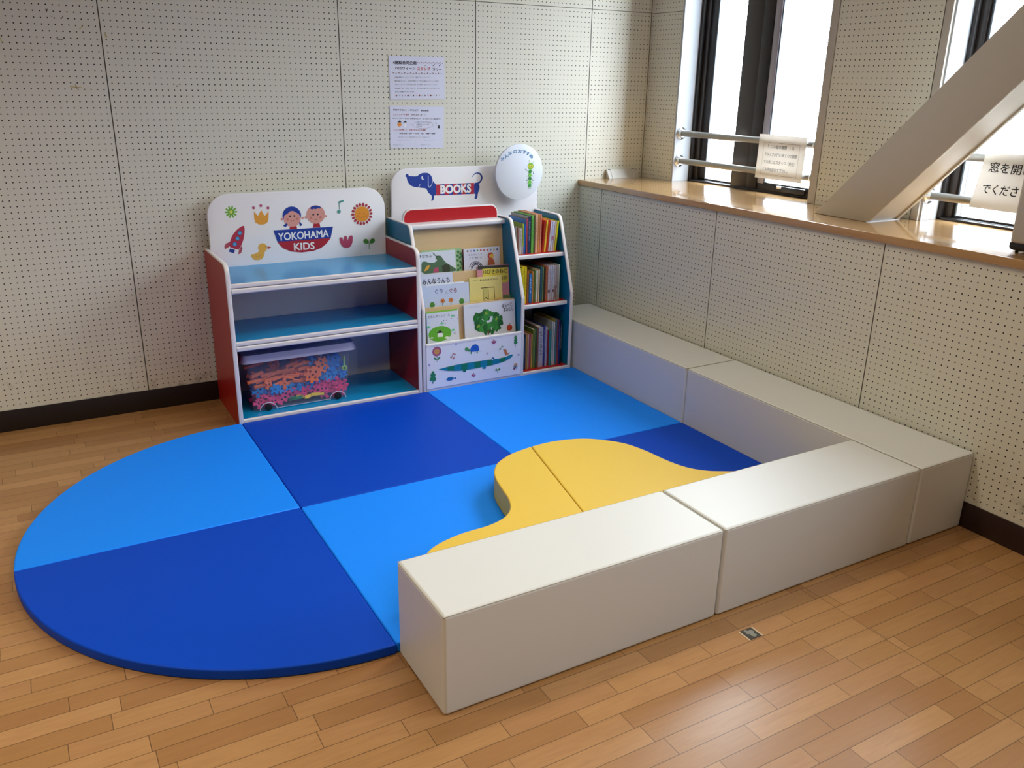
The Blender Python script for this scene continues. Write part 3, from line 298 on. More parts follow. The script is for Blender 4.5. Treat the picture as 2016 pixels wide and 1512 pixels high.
ART_GREEN=[["o","3f7d4c",1.2078,.2272,.0073,.0073,0],["o","3f7d4c",1.2209,.2165,.0073,.0073,0],["o","3f7d4c",1.203,.2082,.0073,.0073,0],["o","3f7d4c",1.2155,.1974,.0073,.0073,0],["o","3f7d4c",1.2284,.2037,.0073,.0073,0],["o","3f7d4c",1.2027,.1838,.0073,.0073,0],["o","3f7d4c",1.2176,.1753,.0073,.0073,0],["o","3f7d4c",1.2262,.1623,.0073,.0073,0],["o","3f7d4c",1.204,.1568,.0073,.0073,0],["o","3f7d4c",1.2159,.1436,.0073,.0073,0],["o","3f7d4c",1.2028,.1349,.0073,.0073,0]]
ART_TOTO=[["o","8a6a3a",1.2573,.2285,.0053,.0053,0],["o","a8a0b0",1.2765,.2282,.0053,.0053,0],["o","5060a8",1.2958,.2279,.0054,.0054,0],["o","5aa070",1.3152,.2276,.0054,.0054,0],["o","c05050",1.3347,.2272,.0054,.0054,0],["o","c06a60",1.3542,.2269,.0054,.0054,0],["o","c05a5a",1.3739,.2266,.0054,.0054,0],["o","80a0c8",1.3936,.2262,.0054,.0054,0],["o","b8b060",1.4134,.2259,.0054,.0054,0],["o","2a3858",1.4332,.2255,.0054,.0054,0],["t","303060","ととけっこう",1.262,.2028,.0776,.0117,-1.0,0],["t","303060","よが あけた",1.2633,.1856,.0777,.0117,-.4,0],["s","262450",.0035,[[1.341,.137],[1.3396,.1462],[1.3347,.1549],[1.3267,.1621],[1.3164,.1672],[1.3048,.1698],[1.2931,.1696],[1.2823,.1666],[1.2734,.1611],[1.2673,.1536],[1.2646,.1449]]],["s","262450",.0035,[[1.3314,.1379],[1.3303,.1448],[1.3266,.1512],[1.3206,.1567],[1.3129,.1605],[1.3043,.1625],[1.2955,.1623],[1.2873,.16],[1.2807,.1559],[1.2761,.1503],[1.2741,.1438]]],["s","262450",.0035,[[1.3218,.1387],[1.3211,.1433],[1.3186,.1476],[1.3146,.1512],[1.3095,.1538],[1.3037,.1551],[1.2978,.155],[1.2924,.1535],[1.288,.1508],[1.2849,.147],[1.2835,.1427]]],["s","262450",.0034,[[1.2743,.1305],[1.2836,.1494],[1.3065,.1623],[1.3339,.1525]]],["o","c43a2e",1.405,.1938,.0054,.0054,-90],["o","c43a2e",1.4029,.2007,.0054,.0054,-57],["o","c43a2e",1.3974,.2054,.0054,.0054,-25],["o","c43a2e",1.3903,.2065,.0054,.0054,8],["o","c43a2e",1.3837,.2035,.0054,.0054,41],["o","c43a2e",1.3798,.1974,.0054,.0054,74],["o","c43a2e",1.3798,.1902,.0054,.0054,106],["o","c43a2e",1.3837,.1841,.0054,.0054,139],["o","c43a2e",1.3903,.1811,.0054,.0054,172],["o","c43a2e",1.3974,.1821,.0054,.0054,205],["o","c43a2e",1.4029,.1868,.0054,.0054,237],["o","e0c040",1.3989,.1932,.0109,.0109,0],["p","a85a34",[[1.3772,.1761],[1.4056,.1788],[1.4144,.1581],[1.4155,.1455],[1.3719,.1458]]]]
ART_MINNA=[["t","20242a","みんなうんち",.973,.2584,.1543,.0294,-.2,2]]
ART_GURI=[["t","22407a","ぐり",1.0347,.2085,.0423,.0249,2.0,1],["t","9aa0b0","と",1.0925,.2036,.0188,.0183,3.0,0],["t","8a2040","ぐら",1.1151,.2061,.043,.0251,-.6,1],["o","4c8a3c",1.0156,.155,.0143,.0159,0],["s","2c5a2c",.0014,[[1.0076,.1535],[1.015,.1454],[1.0234,.1532]]],["o","4c8a3c",1.1825,.1565,.0145,.0161,0],["s","2c5a2c",.0015,[[1.1743,.1549],[1.182,.1467],[1.1906,.1546]]],["o","c9803c",1.0836,.1695,.0053,.0053,0],["o","c9803c",1.077,.1633,.0053,.0053,0],["o","c9803c",1.0671,.167,.0053,.0053,0],["o","c9803c",1.0676,.1755,.0053,.0053,0],["o","c9803c",1.0778,.1771,.0053,.0053,0],["o","b83a30",1.0746,.1705,.0043,.0043,0],["s","3c6a40",.0024,[[1.0741,.1608],[1.074,.1413]]],["o","c9803c",1.1307,.1684,.0053,.0053,0],["o","c9803c",1.124,.1621,.0053,.0053,0],["o","c9803c",1.114,.1659,.0053,.0053,0],["o","c9803c",1.1145,.1744,.0053,.0053,0],["o","c9803c",1.1248,.176,.0053,.0053,0],["o","b83a30",1.1216,.1694,.0044,.0044,0],["s","3c6a40",.0024,[[1.121,.1596],[1.121,.1401]]]]
ART_ELEVEN=[["p","3a3830",[[1.2925,.3257],[1.4759,.3184],[1.4765,.3048],[1.2916,.3072]]],["p","d8c850",[[1.3195,.3096],[1.4708,.3053],[1.4736,.2308],[1.4561,.2249],[1.3181,.2332]]],["t","1c1c10","11ぴきのねこ",1.3236,.2797,.1431,.0246,-1.6,2],["t","1c1c10","おなか",1.3939,.2424,.0754,.0209,-.8,1],["p","6f8a60",[[1.4361,.1588],[1.4835,.159],[1.4845,.1385],[1.4363,.1359]]]]
ART_ANATA=[["t","4a4630","あなたは だあれ",1.2943,.2497,.1064,.0108,-1.2,1],["t","6a6440","松谷みよ子",1.2531,.2536,.0331,.0049,-.3,0],["s","4a2e1c",.0034,[[1.3008,.213],[1.3765,.2119],[1.3778,.1502]]],["s","3a3018",.002,[[1.3107,.2095],[1.3132,.1446]]],["s","3a3018",.002,[[1.3425,.2064],[1.3427,.1489]]],["p","c8c070",[[1.3119,.2104],[1.3398,.2101],[1.34,.1517],[1.3146,.1504]]],["p","a83a2c",[[1.3099,.1449],[1.4135,.145],[1.4148,.1362],[1.3085,.1391]]],["s","3a2418",.004,[[1.3177,.1566],[1.3291,.1604],[1.3344,.1523]]]]
ART_WANPI=[["p","86c83c",[[.9623,.3352],[1.1361,.3335],[1.1367,.3252],[.9618,.3266]]],["t","283048","わたしのワンピース",.97,.3007,.1209,.0134,-.2,1],["o","3a3c60",.9746,.2777,.0019,.0019,0],["o","3a3c60",1.1173,.2135,.002,.002,0],["o","3a3c60",1.0551,.2827,.0019,.0019,0],["o","3a3c60",1.1009,.287,.0019,.0019,0],["o","3a3c60",1.1153,.2979,.0019,.0019,0],["o","3a3c60",1.1197,.2055,.002,.002,0],["o","3a3c60",1.0568,.2797,.0019,.0019,0],["o","3a3c60",1.1172,.2405,.002,.002,0],["o","3a3c60",1.1108,.2087,.002,.002,0],["o","3a3c60",1.0493,.2673,.0019,.0019,0],["o","3a3c60",1.0647,.2635,.0019,.0019,0],["o","3a3c60",.9912,.2869,.0019,.0019,0],["o","3a3c60",1.104,.3043,.0019,.0019,0],["o","3a3c60",.9696,.2523,.0019,.0019,0],["o","3a3c60",1.0434,.2763,.0019,.0019,0],["o","3a3c60",1.135,.2828,.0019,.0019,0],["o","3a3c60",1.0715,.2808,.0019,.0019,0],["o","3a3c60",1.1194,.2957,.0019,.0019,0],["o","70c890",1.1069,.3002,.0107,.0053,0],["o","70c890",1.0466,.2683,.0106,.0053,0],["o","70c890",.9698,.2572,.0106,.0053,0],["o","70c890",1.1065,.2257,.0108,.0054,0],["o","63b02c",1.0313,.2155,.0645,.0398,0],["p","f0f0ec",[[1.0173,.2197],[1.0463,.2185],[1.0467,.1979],[1.0176,.1992]]],["p","2a2420",[[1.012,.2199],[1.0314,.2351],[1.0516,.2184]]],["o","e8eee0",1.0686,.1911,.0117,.0059,0],["o","d8dcc8",.9845,.1995,.0077,.0048,0]]
ART_CAT=[["t","20242a","はらぺこ",1.3967,.3085,.0631,.02,2.8,2],["t","20242a","あおむし",1.406,.2873,.0614,.0201,.6,2],["t","7a8090","エリック=カール さく もり ひさし やく",1.1947,.3294,.0767,.0049,-.5,0],["o","1f6a2c",1.2985,.2676,.0107,.0179,-68],["o","2f7f34",1.3682,.2579,.0108,.018,13],["o","195a26",1.2421,.2259,.0107,.0179,-26],["o","3a8f3c",1.3664,.2482,.0108,.018,-63],["o","1f6a2c",1.3177,.2886,.0107,.0179,-65],["o","2f7f34",1.325,.2255,.0108,.018,-23],["o","195a26",1.2672,.2179,.0108,.0179,-65],["o","3a8f3c",1.2649,.2338,.0107,.0179,-24],["o","1f6a2c",1.3876,.2524,.0108,.0181,-6],["o","2f7f34",1.2597,.2727,.0107,.0178,66],["o","195a26",1.2874,.298,.0107,.0178,-34],["o","3a8f3c",1.3639,.2664,.0108,.018,-32],["o","1f6a2c",1.2708,.2817,.0107,.0178,-64],["o","2f7f34",1.2512,.2345,.0107,.0179,47],["o","195a26",1.2874,.2134,.0108,.018,0],["o","3a8f3c",1.2349,.2667,.0107,.0178,12],["o","1f6a2c",1.2916,.2978,.0107,.0178,-18],["o","2f7f34",1.3529,.2566,.0108,.018,46],["o","195a26",1.3614,.2036,.0109,.0181,-7],["o","3a8f3c",1.2942,.2375,.0108,.0179,51],["o","1f6a2c",1.2504,.2779,.0107,.0178,-42],["o","2f7f34",1.3613,.2239,.0109,.0181,-61],["o","195a26",1.3159,.2003,.0108,.018,0],["o","3a8f3c",1.287,.2779,.0107,.0178,47],["o","1f6a2c",1.262,.2323,.0107,.0179,-57],["o","2f7f34",1.366,.2251,.0109,.0181,-64],["o","195a26",1.3784,.2561,.0108,.0181,67],["o","3a8f3c",1.3884,.234,.0109,.0181,-8],["o","1f6a2c",1.2932,.1932,.0108,.018,8],["o","2f7f34",1.3689,.2444,.0108,.0181,-37],["o","195a26",1.266,.2244,.0107,.0179,-25],["o","3a8f3c",1.3146,.224,.0108,.018,-17],["o","1f6a2c",1.2501,.2865,.0107,.0178,47],["o","2f7f34",1.3622,.2588,.0108,.018,60],["o","195a26",1.3077,.2675,.0107,.0179,30],["o","3a8f3c",1.3401,.2185,.0108,.0181,26],["o","1f6a2c",1.3813,.2331,.0109,.0181,17],["o","2f7f34",1.3433,.2357,.0108,.018,-35],["o","195a26",1.3534,.2797,.0108,.018,-77],["o","3a8f3c",1.2489,.2573,.0107,.0178,-13],["o","1f6a2c",1.3068,.2682,.0107,.0179,56],["o","2f7f34",1.271,.2828,.0107,.0178,-48],["o","195a26",1.2884,.2088,.0108,.018,78],["o","3a8f3c",1.2699,.2085,.0108,.0179,36],["o","1f6a2c",1.3708,.2074,.0109,.0181,63],["o","2f7f34",1.2722,.2735,.0107,.0178,-54],["o","195a26",1.2601,.256,.0107,.0178,-32],["o","3a8f3c",1.3476,.2524,.0108,.018,-39],["o","1f6a2c",1.3636,.2687,.0108,.018,-54],["o","2f7f34",1.3447,.2416,.0108,.018,-55],["o","195a26",1.3741,.2234,.0109,.0181,-62],["o","3a8f3c",1.3571,.207,.0109,.0181,-42],["o","1f6a2c",1.2561,.2091,.0107,.0179,74],["o","2f7f34",1.2936,.2633,.0107,.0179,44],["o","195a26",1.3694,.2369,.0108,.0181,43],["o","3a8f3c",1.301,.2675,.0107,.0179,7],["o","1f6a2c",1.3067,.2052,.0108,.018,-39],["o","2f7f34",1.2745,.2472,.0107,.0179,55],["o","195a26",1.2692,.2878,.0107,.0178,-74],["o","3a8f3c",1.313,.213,.0108,.018,-57],["o","1f6a2c",1.2967,.2188,.0108,.018,13],["o","2f7f34",1.3533,.2212,.0108,.0181,-23],["o","195a26",1.2399,.2435,.0107,.0178,4],["o","3a8f3c",1.2678,.2158,.0108,.0179,-31],["o","1f6a2c",1.3361,.1921,.0109,.0181,-22],["o","2f7f34",1.3321,.2826,.0108,.0179,-73],["o","195a26",1.3867,.2331,.0109,.0181,40],["o","3a8f3c",1.3103,.2947,.0107,.0179,8],["o","1f6a2c",1.2371,.2729,.0107,.0178,9],["o","2f7f34",1.3604,.2297,.0108,.0181,-24],["o","8aa83a",1.2528,.2276,.006,.0119,-54],["o","8aa83a",1.3604,.2548,.006,.012,-22],["o","8aa83a",1.3003,.2918,.0059,.0119,40],["s","6a4a2a",.008,[[1.3099,.198],[1.309,.1779]]],["o","b8401c",1.438,.1974,.0173,.0173,0],["s","3a6a2c",.0025,[[1.4387,.2151],[1.4449,.2246]]]]

# ================================================================ THE ROOM
DARK = mat('2a1714', 0.45, name='dark_brown_vinyl'); GROOVE = mat('6e6b5e', 0.8)
REVEAL = mat('b2b7be', 0.5, name='white_reveal_paint'); PAINT = mat('cfccc0', 0.6, name='painted_plaster'); TRIM = mat('b4aea4', 0.5, name='grey_trim_paint')
m = MB(); m.box(-5.0, 2.80, -6.5, 1.6, -0.1, 0.0, FLOOR)
struct(m.build('floor', smooth=0))
m = MB(); m.box(-5.0, 2.80, -6.5, 1.6, 2.8, 2.9, mat('c9c6ba', 0.8)); struct(m.build('ceiling', smooth=0))
def panel(m, axis, c, a0, a1, z0, z1, zr, ins, z_step=0.02504, body=0.004):
    """a perforated board: axis 1 -> on a y=c wall seen from -y, axis 0 -> on an x=c wall seen from -x. zr: height of one row of holes"""
    g = 0.0022; lo, hi = a0+g, a1-g; n = max(1, round((a1-a0-2*ins)/0.025)); p = (a1-a0-2*ins)/n
    def U(a): return (a-a0-ins)/p
    def V(z): return (z-zr)/z_step
    if axis == 1: vs = [(lo, c, z0), (hi, c, z0), (hi, c, z1), (lo, c, z1)]; bk = [(x, c+body, z) for x, _, z in vs]
    else: vs = [(c, hi, z0), (c, lo, z0), (c, lo, z1), (c, hi, z1)]; bk = [(c+body, y, z) for _, y, z in vs]
    uv = [(U(v[0] if axis == 1 else v[1]), V(v[2])) for v in vs]
    m.add(vs, [(0, 1, 2, 3)], PEG, [uv])
    m.add(vs+bk, [(1, 0, 4, 5), (2, 1, 5, 6), (3, 2, 6, 7), (0, 3, 7, 4)], GROOVE)
YB = 1.392
m = MB(); m.box(-5.0, 2.80, YB+0.004, YB+0.2, 0, 2.8, GROOVE)
seams = [-4.47, -3.435, -2.40, -1.363, -0.328, 0.712, 1.446, 2.168, 2.583]
seams[0] = -5.0
for a, b in zip(seams, seams[1:]):
    panel(m, 1, YB, a, b, 0.0, 1.9165, 0.1215, 0.0175); panel(m, 1, YB, a, b, 1.9195, 2.8, 1.9375, 0.0175)
TAPE = mat('b9a468', 0.6); SCUFF = mat('6a6350', 0.8); PALE = mat('c7b98a', 0.6)
def mark(x, z, w_, h_, a, mt):                                            # old tape and scuffs left on the board
    c, s_ = math.cos(a), math.sin(a)
    m.add([(x+p*w_*c-q*h_*s_, YB-0.0005, z+p*w_*s_+q*h_*c) for p, q in ((-.5, -.5), (.5, -.5), (.5, .5), (-.5, .5))], [(0, 1, 2, 3)], mt)
mark(-0.452, 1.482, 0.047, 0.003, -0.06, TAPE)
mark(-0.451, 1.483, 0.003, 0.022, 0.3, TAPE)
mark(-0.310, 1.690, 0.008, 0.018, 0.2, PALE)
mark(-0.402, 1.716, 0.018, 0.004, 0.7, PALE)
mark(-0.487, 1.669, 0.022, 0.004, 0, SCUFF)
mark(-0.464, 1.755, 0.009, 0.003, 1.0, SCUFF)
mark(-0.506, 1.755, 0.008, 0.002, -0.6, SCUFF)
mark(-0.699, 1.660, 0.004, 0.022, 0.2, PALE)
mark(-0.519, 1.779, 0.008, 0.006, 0, SCUFF)
mark(0.316, 1.272, 0.004, 0.009, 0.2, SCUFF)
mark(-0.114, 1.627, 0.035, 0.0015, -0.05, SCUFF)
mark(-0.047, 1.491, 0.004, 0.006, 0, SCUFF)
struct(m.build('wall_back', smooth=0))
m = MB(); m.box(2.137, 2.80, -6.5, YB+0.003, 0.0, 0.97, GROOVE)
ys = [1.392, 1.166, 0.226, -0.709, -1.644, -2.579, -3.514, -4.449, -5.384, -6.5]
for b, a in zip(ys, ys[1:]): panel(m, 0, 2.133, a, b, 0.0, 0.971, 0.947, 0.020, 0.025)
struct(m.build('wall_right_lower', smooth=0))
m = MB(); XU = 2.583; XW = 2.70
edges = [YB+0.003] + [v for a, b in WINS for v in (a, b)] + [-6.5]
for i in range(0, len(edges), 2):
    a, b = edges[i], edges[i+1]                                            # pier between two windows
    m.box(XU+0.004, 2.80, b, a, 1.0035, 2.8, GROOVE)
    t0, t1 = (0 if i == 0 else 0.042), (0.036 if i else 0.004)
    ya, yb2 = (a-t0 if i else 1.392), b+t1
    panel(m, 0, XU, yb2, ya, 1.0035, 1.9125, 0.1215, 0.0175); panel(m, 0, XU, yb2, ya, 1.9155, 2.8, 1.9375, 0.0175)
    if i: m.box(XU-0.003, XU+0.02, a-t0, a+0.001, 1.0035, 2.8, TRIM, 0.001)                    # metal edge strips at the reveals
    
    if i: m.box(XU-0.003, XU+0.02, b-0.001, b+t1-0.003, 1.0035, 2.8, TRIM, 0.001)
    m.box(XU+(0.012 if i else -0.0005), XW+0.08, b-0.008, b-0.0005+(0 if i else 0.0045), 1.0035, 2.6, REVEAL)       # white painted reveals
    if i: m.box(XU+0.012, XW+0.08, a+0.0005, a+0.008, 1.0035, 2.6, REVEAL)
for a, b in WINS: m.box(XU, 2.80, b, a, 2.6, 2.8, REVEAL)
struct(m.build('wall_right_upper', smooth=0))
WALLP = mat('c4c0b2', 0.7)
m = MB(); m.box(-5.1, -5.0, -6.5, YB, 0, 2.8, WALLP); struct(m.build('wall_left', smooth=0))
m = MB(); m.box(-5.1, 2.80, -6.6, -6.5, 0, 2.8, WALLP); struct(m.build('wall_front', smooth=0))
m = MB(); m.box(-5.0, 2.13, YB-0.006, YB, 0, 0.1, mat('180d0b', 0.5), 0.0015); struct(m.build('baseboard_back'))
m = MB(); m.box(2.127, 2.133, -6.5, YB-0.006, 0, 0.1, DARK, 0.0015); struct(m.build('baseboard_right'))
m = MB(); m.prism(round_poly([(2.122, 0.9712), (2.122, 1.003), (2.80, 1.003), (2.80, 0.9712)], [0.004, 0.004, 0, 0]), 1, -6.5, YB-0.0005, SILLWOOD)
sl = m.build('trim_1'); struct(sl); sl['label'] = 'long varnished wooden windowsill along the right wall'

FR = mat('241f1e', 0.4, 0.3, name='dark_bronze_window_metal'); FR2 = mat('3a3533', 0.4, 0.3); GASK = mat('6d7580', 0.6); LIT_STILE = mat('9c97a0', 0.4, 0.4)
def window(i, a, b):
    r = thing('window_%d' % i, 'tall window with dark bronze frame and two sashes', 'window', (XW, (a+b)/2, 1.003)); del r['category'], r['label']; struct(r)
    Z0, Z1 = 1.0035, 2.598; x = XW
    f = MB(); A, B = a-0.009, b+0.009
    f.box(x, x+0.09, A-0.018, A, Z0, Z1, FR, 0.002); f.box(x+0.022, x+0.09, A-0.052, A-0.018, Z0, Z1, FR2, 0.002)
    f.box(x, x+0.09, B, B+0.018, Z0, Z1, FR, 0.002); f.box(x+0.022, x+0.09, B+0.018, B+0.052, Z0, Z1, FR2, 0.002)
    f.box(x, x+0.09, B, A, Z0, Z0+0.010, FR, 0.002); f.box(x, x+0.09, B, A, Z1-0.04, Z1, FR, 0.002)
    f.build('frame', r)
    mid = a-0.40
    s = MB()                                                              # far sash
    st = 0.108 if i == 1 else 0.064                                       # stile of the far sash, slimmer in the other windows
    s.box(x+0.03, x+0.055, A-st, A-0.052, Z0+0.012, Z1-0.04, FR, 0.002); s.box(x+0.027, x+0.05, A-st-0.006, A-st, Z0+0.02, Z1-0.05, GASK)
    s.box(x+0.03, x+0.055, mid-0.06, mid+0.035, Z0+0.012, Z1-0.04, FR, 0.002)
    s.box(x+0.03, x+0.055, mid, A-0.06, Z0+0.012, Z0+0.022, FR2, 0.001); s.box(x+0.03, x+0.055, mid, A-0.06, Z1-0.08, Z1-0.04, FR)
    o = s.build('sash', r)
    g = MB(); g.box(x+0.040, x+0.045, mid, A-0.06, Z0+0.02, Z1-0.06, GLASS); g.build('glass_pane', r, parent=o, smooth=0)
    s = MB()                                                              # near sash, one track further in
    s.box(x, x+0.026, mid-0.085, mid+0.04, Z0+0.010, Z1-0.04, FR2, 0.003); s.box(x-0.006, x+0.02, mid-0.16, mid-0.088, Z0+0.010, Z1-0.04, FR, 0.003)
    s.box(x-0.002, x+0.02, mid-0.205, mid-0.162, Z0+0.045, Z1-0.05, LIT_STILE, 0.002); s.box(x+0.002, x+0.02, mid-0.213, mid-0.205, Z0+0.05, Z1-0.05, GASK)  # bright grey strip: lit side of the stile, light put into the colour
    s.box(x, x+0.026, B+0.02, mid-0.16, Z0+0.010, Z0+0.052, FR, 0.003); s.box(x, x+0.026, B+0.02, mid-0.16, Z1-0.09, Z1-0.04, FR)
    s.box(x, x+0.026, B, B+0.05, Z0+0.010, Z1-0.04, FR, 0.002)
    o = s.build('sash', r)
    g = MB(); g.box(x+0.010, x+0.015, B+0.04, mid-0.2, Z0+0.05, Z1-0.08, GLASS); g.build('glass_pane', r, parent=o, smooth=0)
    l = MB(); l.box(x-0.014, x-0.001, mid-0.50, mid-0.345, Z0+0.016, Z0+0.044, mat('141418', 0.35), 0.004); l.box(x-0.016, x-0.001, mid-0.34, mid-0.312, Z0+0.030, Z0+0.044, mat('e6e4e0', 0.35), 0.004)
    l.build('latch', r, parent=o)
for i, (a, b) in enumerate(WINS): window(i+1, a, b)

# ---- diagonal steel brace standing on the sill
BEAM = mat('bdb9ae', 0.45, name='beige_steel_paint'); z0 = 1.0035; k = -0.952
def par(ya, yb3, z1=2.8): return [(ya, z0), (yb3, z0), (yb3+k*(z1-z0), z1), (ya+k*(z1-z0), z1)]
m = MB(); m.prism(par(-0.176, -0.46), 0, 2.333, 2.352, BEAM, 0.003); m.prism(par(-0.176, -0.46), 0, 2.514, 2.533, BEAM, 0.003)
m.prism(par(-0.186, -0.450), 0, 2.352, 2.514, BEAM); m.box(2.331, 2.535, -0.4615, -0.452, 1.0032, 1.006, mat('d9dde4', 0.4))
o = struct(m.build('diagonal_beam')); o['label'] = 'beige painted diagonal steel brace rising from the windowsill to the right'

def wn(o):                                                               # large flat faces keep flat shading, only the rounded edges blend
    q = o.modifiers.new('weighted_normals', 'WEIGHTED_NORMAL'); q.keep_sharp = True; q.weight = 100; return o
# ================================================================ FLOOR MATS
S = 0.93; TM = 0.033; G = 0.0012
def slab(outline, name, label, cat, m1, loc, zt=TM, z0=0.0, bev=0.006, group=None, seam=True):
    b = bmesh.new(); A = [b.verts.new((x, y, z0)) for x, y in outline]; B = [b.verts.new((x, y, zt)) for x, y in outline]; n = len(outline)
    b.faces.new(A); b.faces.new(B)
    for i in range(n): b.faces.new((A[i], A[(i+1) % n], B[(i+1) % n], B[i]))
    bmesh.ops.recalc_face_normals(b, faces=b.faces)
    bmesh.ops.bevel(b, geom=[e for e in b.edges if (e.verts[0] in A) == (e.verts[1] in A)], offset=bev, segments=3, profile=0.6, affect='EDGES')
    m = MB(); m.bm(b, m1); o = m.build(name, loc=loc, smooth=60); wn(o); return tag(o, label, cat, group)
def sq(x0, x1, y0, y1): return rrect(x0+G, x1-G, y0+G, y1-G, 0.009, n=4)
XB = 1.825
def quarter(sign):
    pts = [(-G, sign*G)]; R_ = S-G
    for i in range(41):
        t = PI/2+PI/2*i/40; pts.append((R_*math.cos(t)-G, sign*(R_*math.sin(t)+0.0)))
    if sign > 0: pts[-1] = (-R_-G, G)
    else: pts[-1] = (-R_-G, -G)
    return pts
grp = 'blue play mats fitted together on the floor'
slab(quarter(1), 'play_mat', 'light blue quarter-circle mat left of the toy shelf, far half of the rounded end', 'mat', V_LB, (-0.4, 0.4, 0), group=grp)
slab(quarter(-1), 'play_mat', 'dark blue quarter-circle mat nearest the camera, at the rounded end', 'mat', V_DB, (-0.4, -0.4, 0), group=grp)
slab(sq(0, S, 0, S-0.001), 'play_mat', 'dark blue square mat directly in front of the toy shelf', 'mat', V_DB, (S/2, S/2, 0), group=grp)
slab(sq(S, XB, 0, S-0.001), 'play_mat', 'light blue square mat directly in front of the book display', 'mat', V_LB, (S*1.5, S/2, 0), group=grp)
slab(sq(0, S, -0.926, 0), 'play_mat', 'light blue square mat beside the left end of the near white bench', 'mat', V_LB, (S/2, -S/2, 0), group=grp)
slab(sq(S, XB, -0.926, 0), 'play_mat', 'dark blue square mat in the corner of the white benches behind the yellow cushion', 'mat', V_DB, (S*1.5, -S/2, 0), group=grp)

# yellow wavy step: two cushions meeting on a slanted seam
def spline(P, n=7):
    out = []
    for i in range(len(P)-1):
        p0, p1, p2, p3 = [Vector(P[max(0, min(len(P)-1, j))]) for j in (i-1, i, i+1, i+2)]
        for j in range(n):
            t = j/n; out.append(tuple(0.5*((2*p1)+(p2-p0)*t+(2*p0-5*p1+4*p2-p3)*t*t+(3*p1-p0-3*p2+p3)*t**3)))
    out.append(tuple(P[-1])); return out
Lp = [(0.150, -0.924), (0.152, -0.82), (0.180, -0.715), (0.237, -0.645), (0.35, -0.606), (0.47, -0.597), (0.545, -0.572), (0.594, -0.526), (0.624, -0.46), (0.640, -0.39), (0.658, -0.31), (0.680, -0.25), (0.712, -0.201), (0.749, -0.165), (0.826, -0.125), (0.933, -0.100)]
Rp = [(0.937, -0.0995), (1.046, -0.096), (1.155, -0.122), (1.228, -0.170), (1.295, -0.25), (1.328, -0.35), (1.344, -0.462), (1.370, -0.550), (1.417, -0.610), (1.480, -0.650), (1.57, -0.700), (1.63, -0.78), (1.65, -0.924)]
Ls = spline(Lp); Rs = spline(Rp)
slab(Ls+[(0.7465, -0.924)], 'step_cushion', 'left piece of the yellow wavy step cushion, with the narrow curved tip', 'cushion', V_YEL, (0.6, -0.5, TM), 0.128, TM+0.0002, 0.006)
slab([(0.7495, -0.924)]+Rs, 'step_cushion', 'right piece of the yellow wavy step cushion, in front of the dark blue mat', 'cushion', V_YEL, (1.1, -0.5, TM), 0.128, TM+0.0002, 0.006)

# ================================================================ BENCHES
SEAM = mat('a59d8c', 0.7)
def bench(x0, x1, y0, y1, label, zb=0.0):
    r = thing('bench', label, 'bench', ((x0+x1)/2, (y0+y1)/2, zb), 'white padded benches around the mats')
    g = 0.002; x0 += g; x1 -= g; y0 += g; y1 -= g; Z = 0.300
    b = bmesh.new(); bmesh.ops.create_cube(b, size=1); bmesh.ops.scale(b, vec=(x1-x0, y1-y0, Z), verts=b.verts); bmesh.ops.translate(b, vec=((x0+x1)/2, (y0+y1)/2, Z/2), verts=b.verts)
    bmesh.ops.bevel(b, geom=b.edges[:], offset=0.011, segments=4, profile=0.5, affect='EDGES')
    m = MB(); m.bm(b, V_WHITE); wn(m.build('upholstered_block', r, smooth=60))
    q = 0.0028; t = MB(); z = Z-0.0042; e = 0.0020
    t.tube([(x0+e, y0+e, z), (x1-e, y0+e, z), (x1-e, y1-e, z), (x0+e, y1-e, z), (x0+e, y0+e, z)], 0.0011, SEAM, 6, False); t.build('seam', r)
    return r
W3 = 0.3; XWL = 2.1265
bench(0.006, 0.924, -1.226, -0.926, 'white padded bench in front, leftmost, with its short end facing the mats')
bench(0.924, 1.825, -1.226, -0.926, 'white padded bench in front, right one of the two, beside the floor patch')
bench(1.825, XWL, -1.226, 0.0, 'white padded bench along the right wall, the nearer one of the two')
bench(1.825, XWL, 0.0, 1.228, 'white padded bench along the right wall, far one, beside the bookshelf')

# small worn patch on the floor
m = MB(); m.box(0.934, 0.979, -1.362, -1.316, 0.0002, 0.0014, mat('3b3a34', 0.5), rot=Matrix.Rotation(0.0, 3, 'Z'), piv=(0, 0, 0))
m.box(0.929, 0.934, -1.362, -1.314, 0.0002, 0.0011, mat('c8b49a', 0.7)); m.box(0.979, 0.985, -1.360, -1.316, 0.0002, 0.0011, mat('c8b49a', 0.7))
m.add([(x, y, 0.0018) for x, y in ((0.942, -1.322), (0.953, -1.319), (0.958, -1.327), (0.968, -1.324), (0.973, -1.335), (0.966, -1.343), (0.969, -1.353), (0.957, -1.358), (0.950, -1.349), (0.951, -1.340), (0.943, -1.336), (0.947, -1.329))], [list(range(12))[::-1]], mat('8f9089', 0.35, 0.3))
tag(m.build('floor_patch', loc=(0.957, -1.339, 0.0)), 'small square grey and black worn patch on the floor in front of the benches', 'patch')

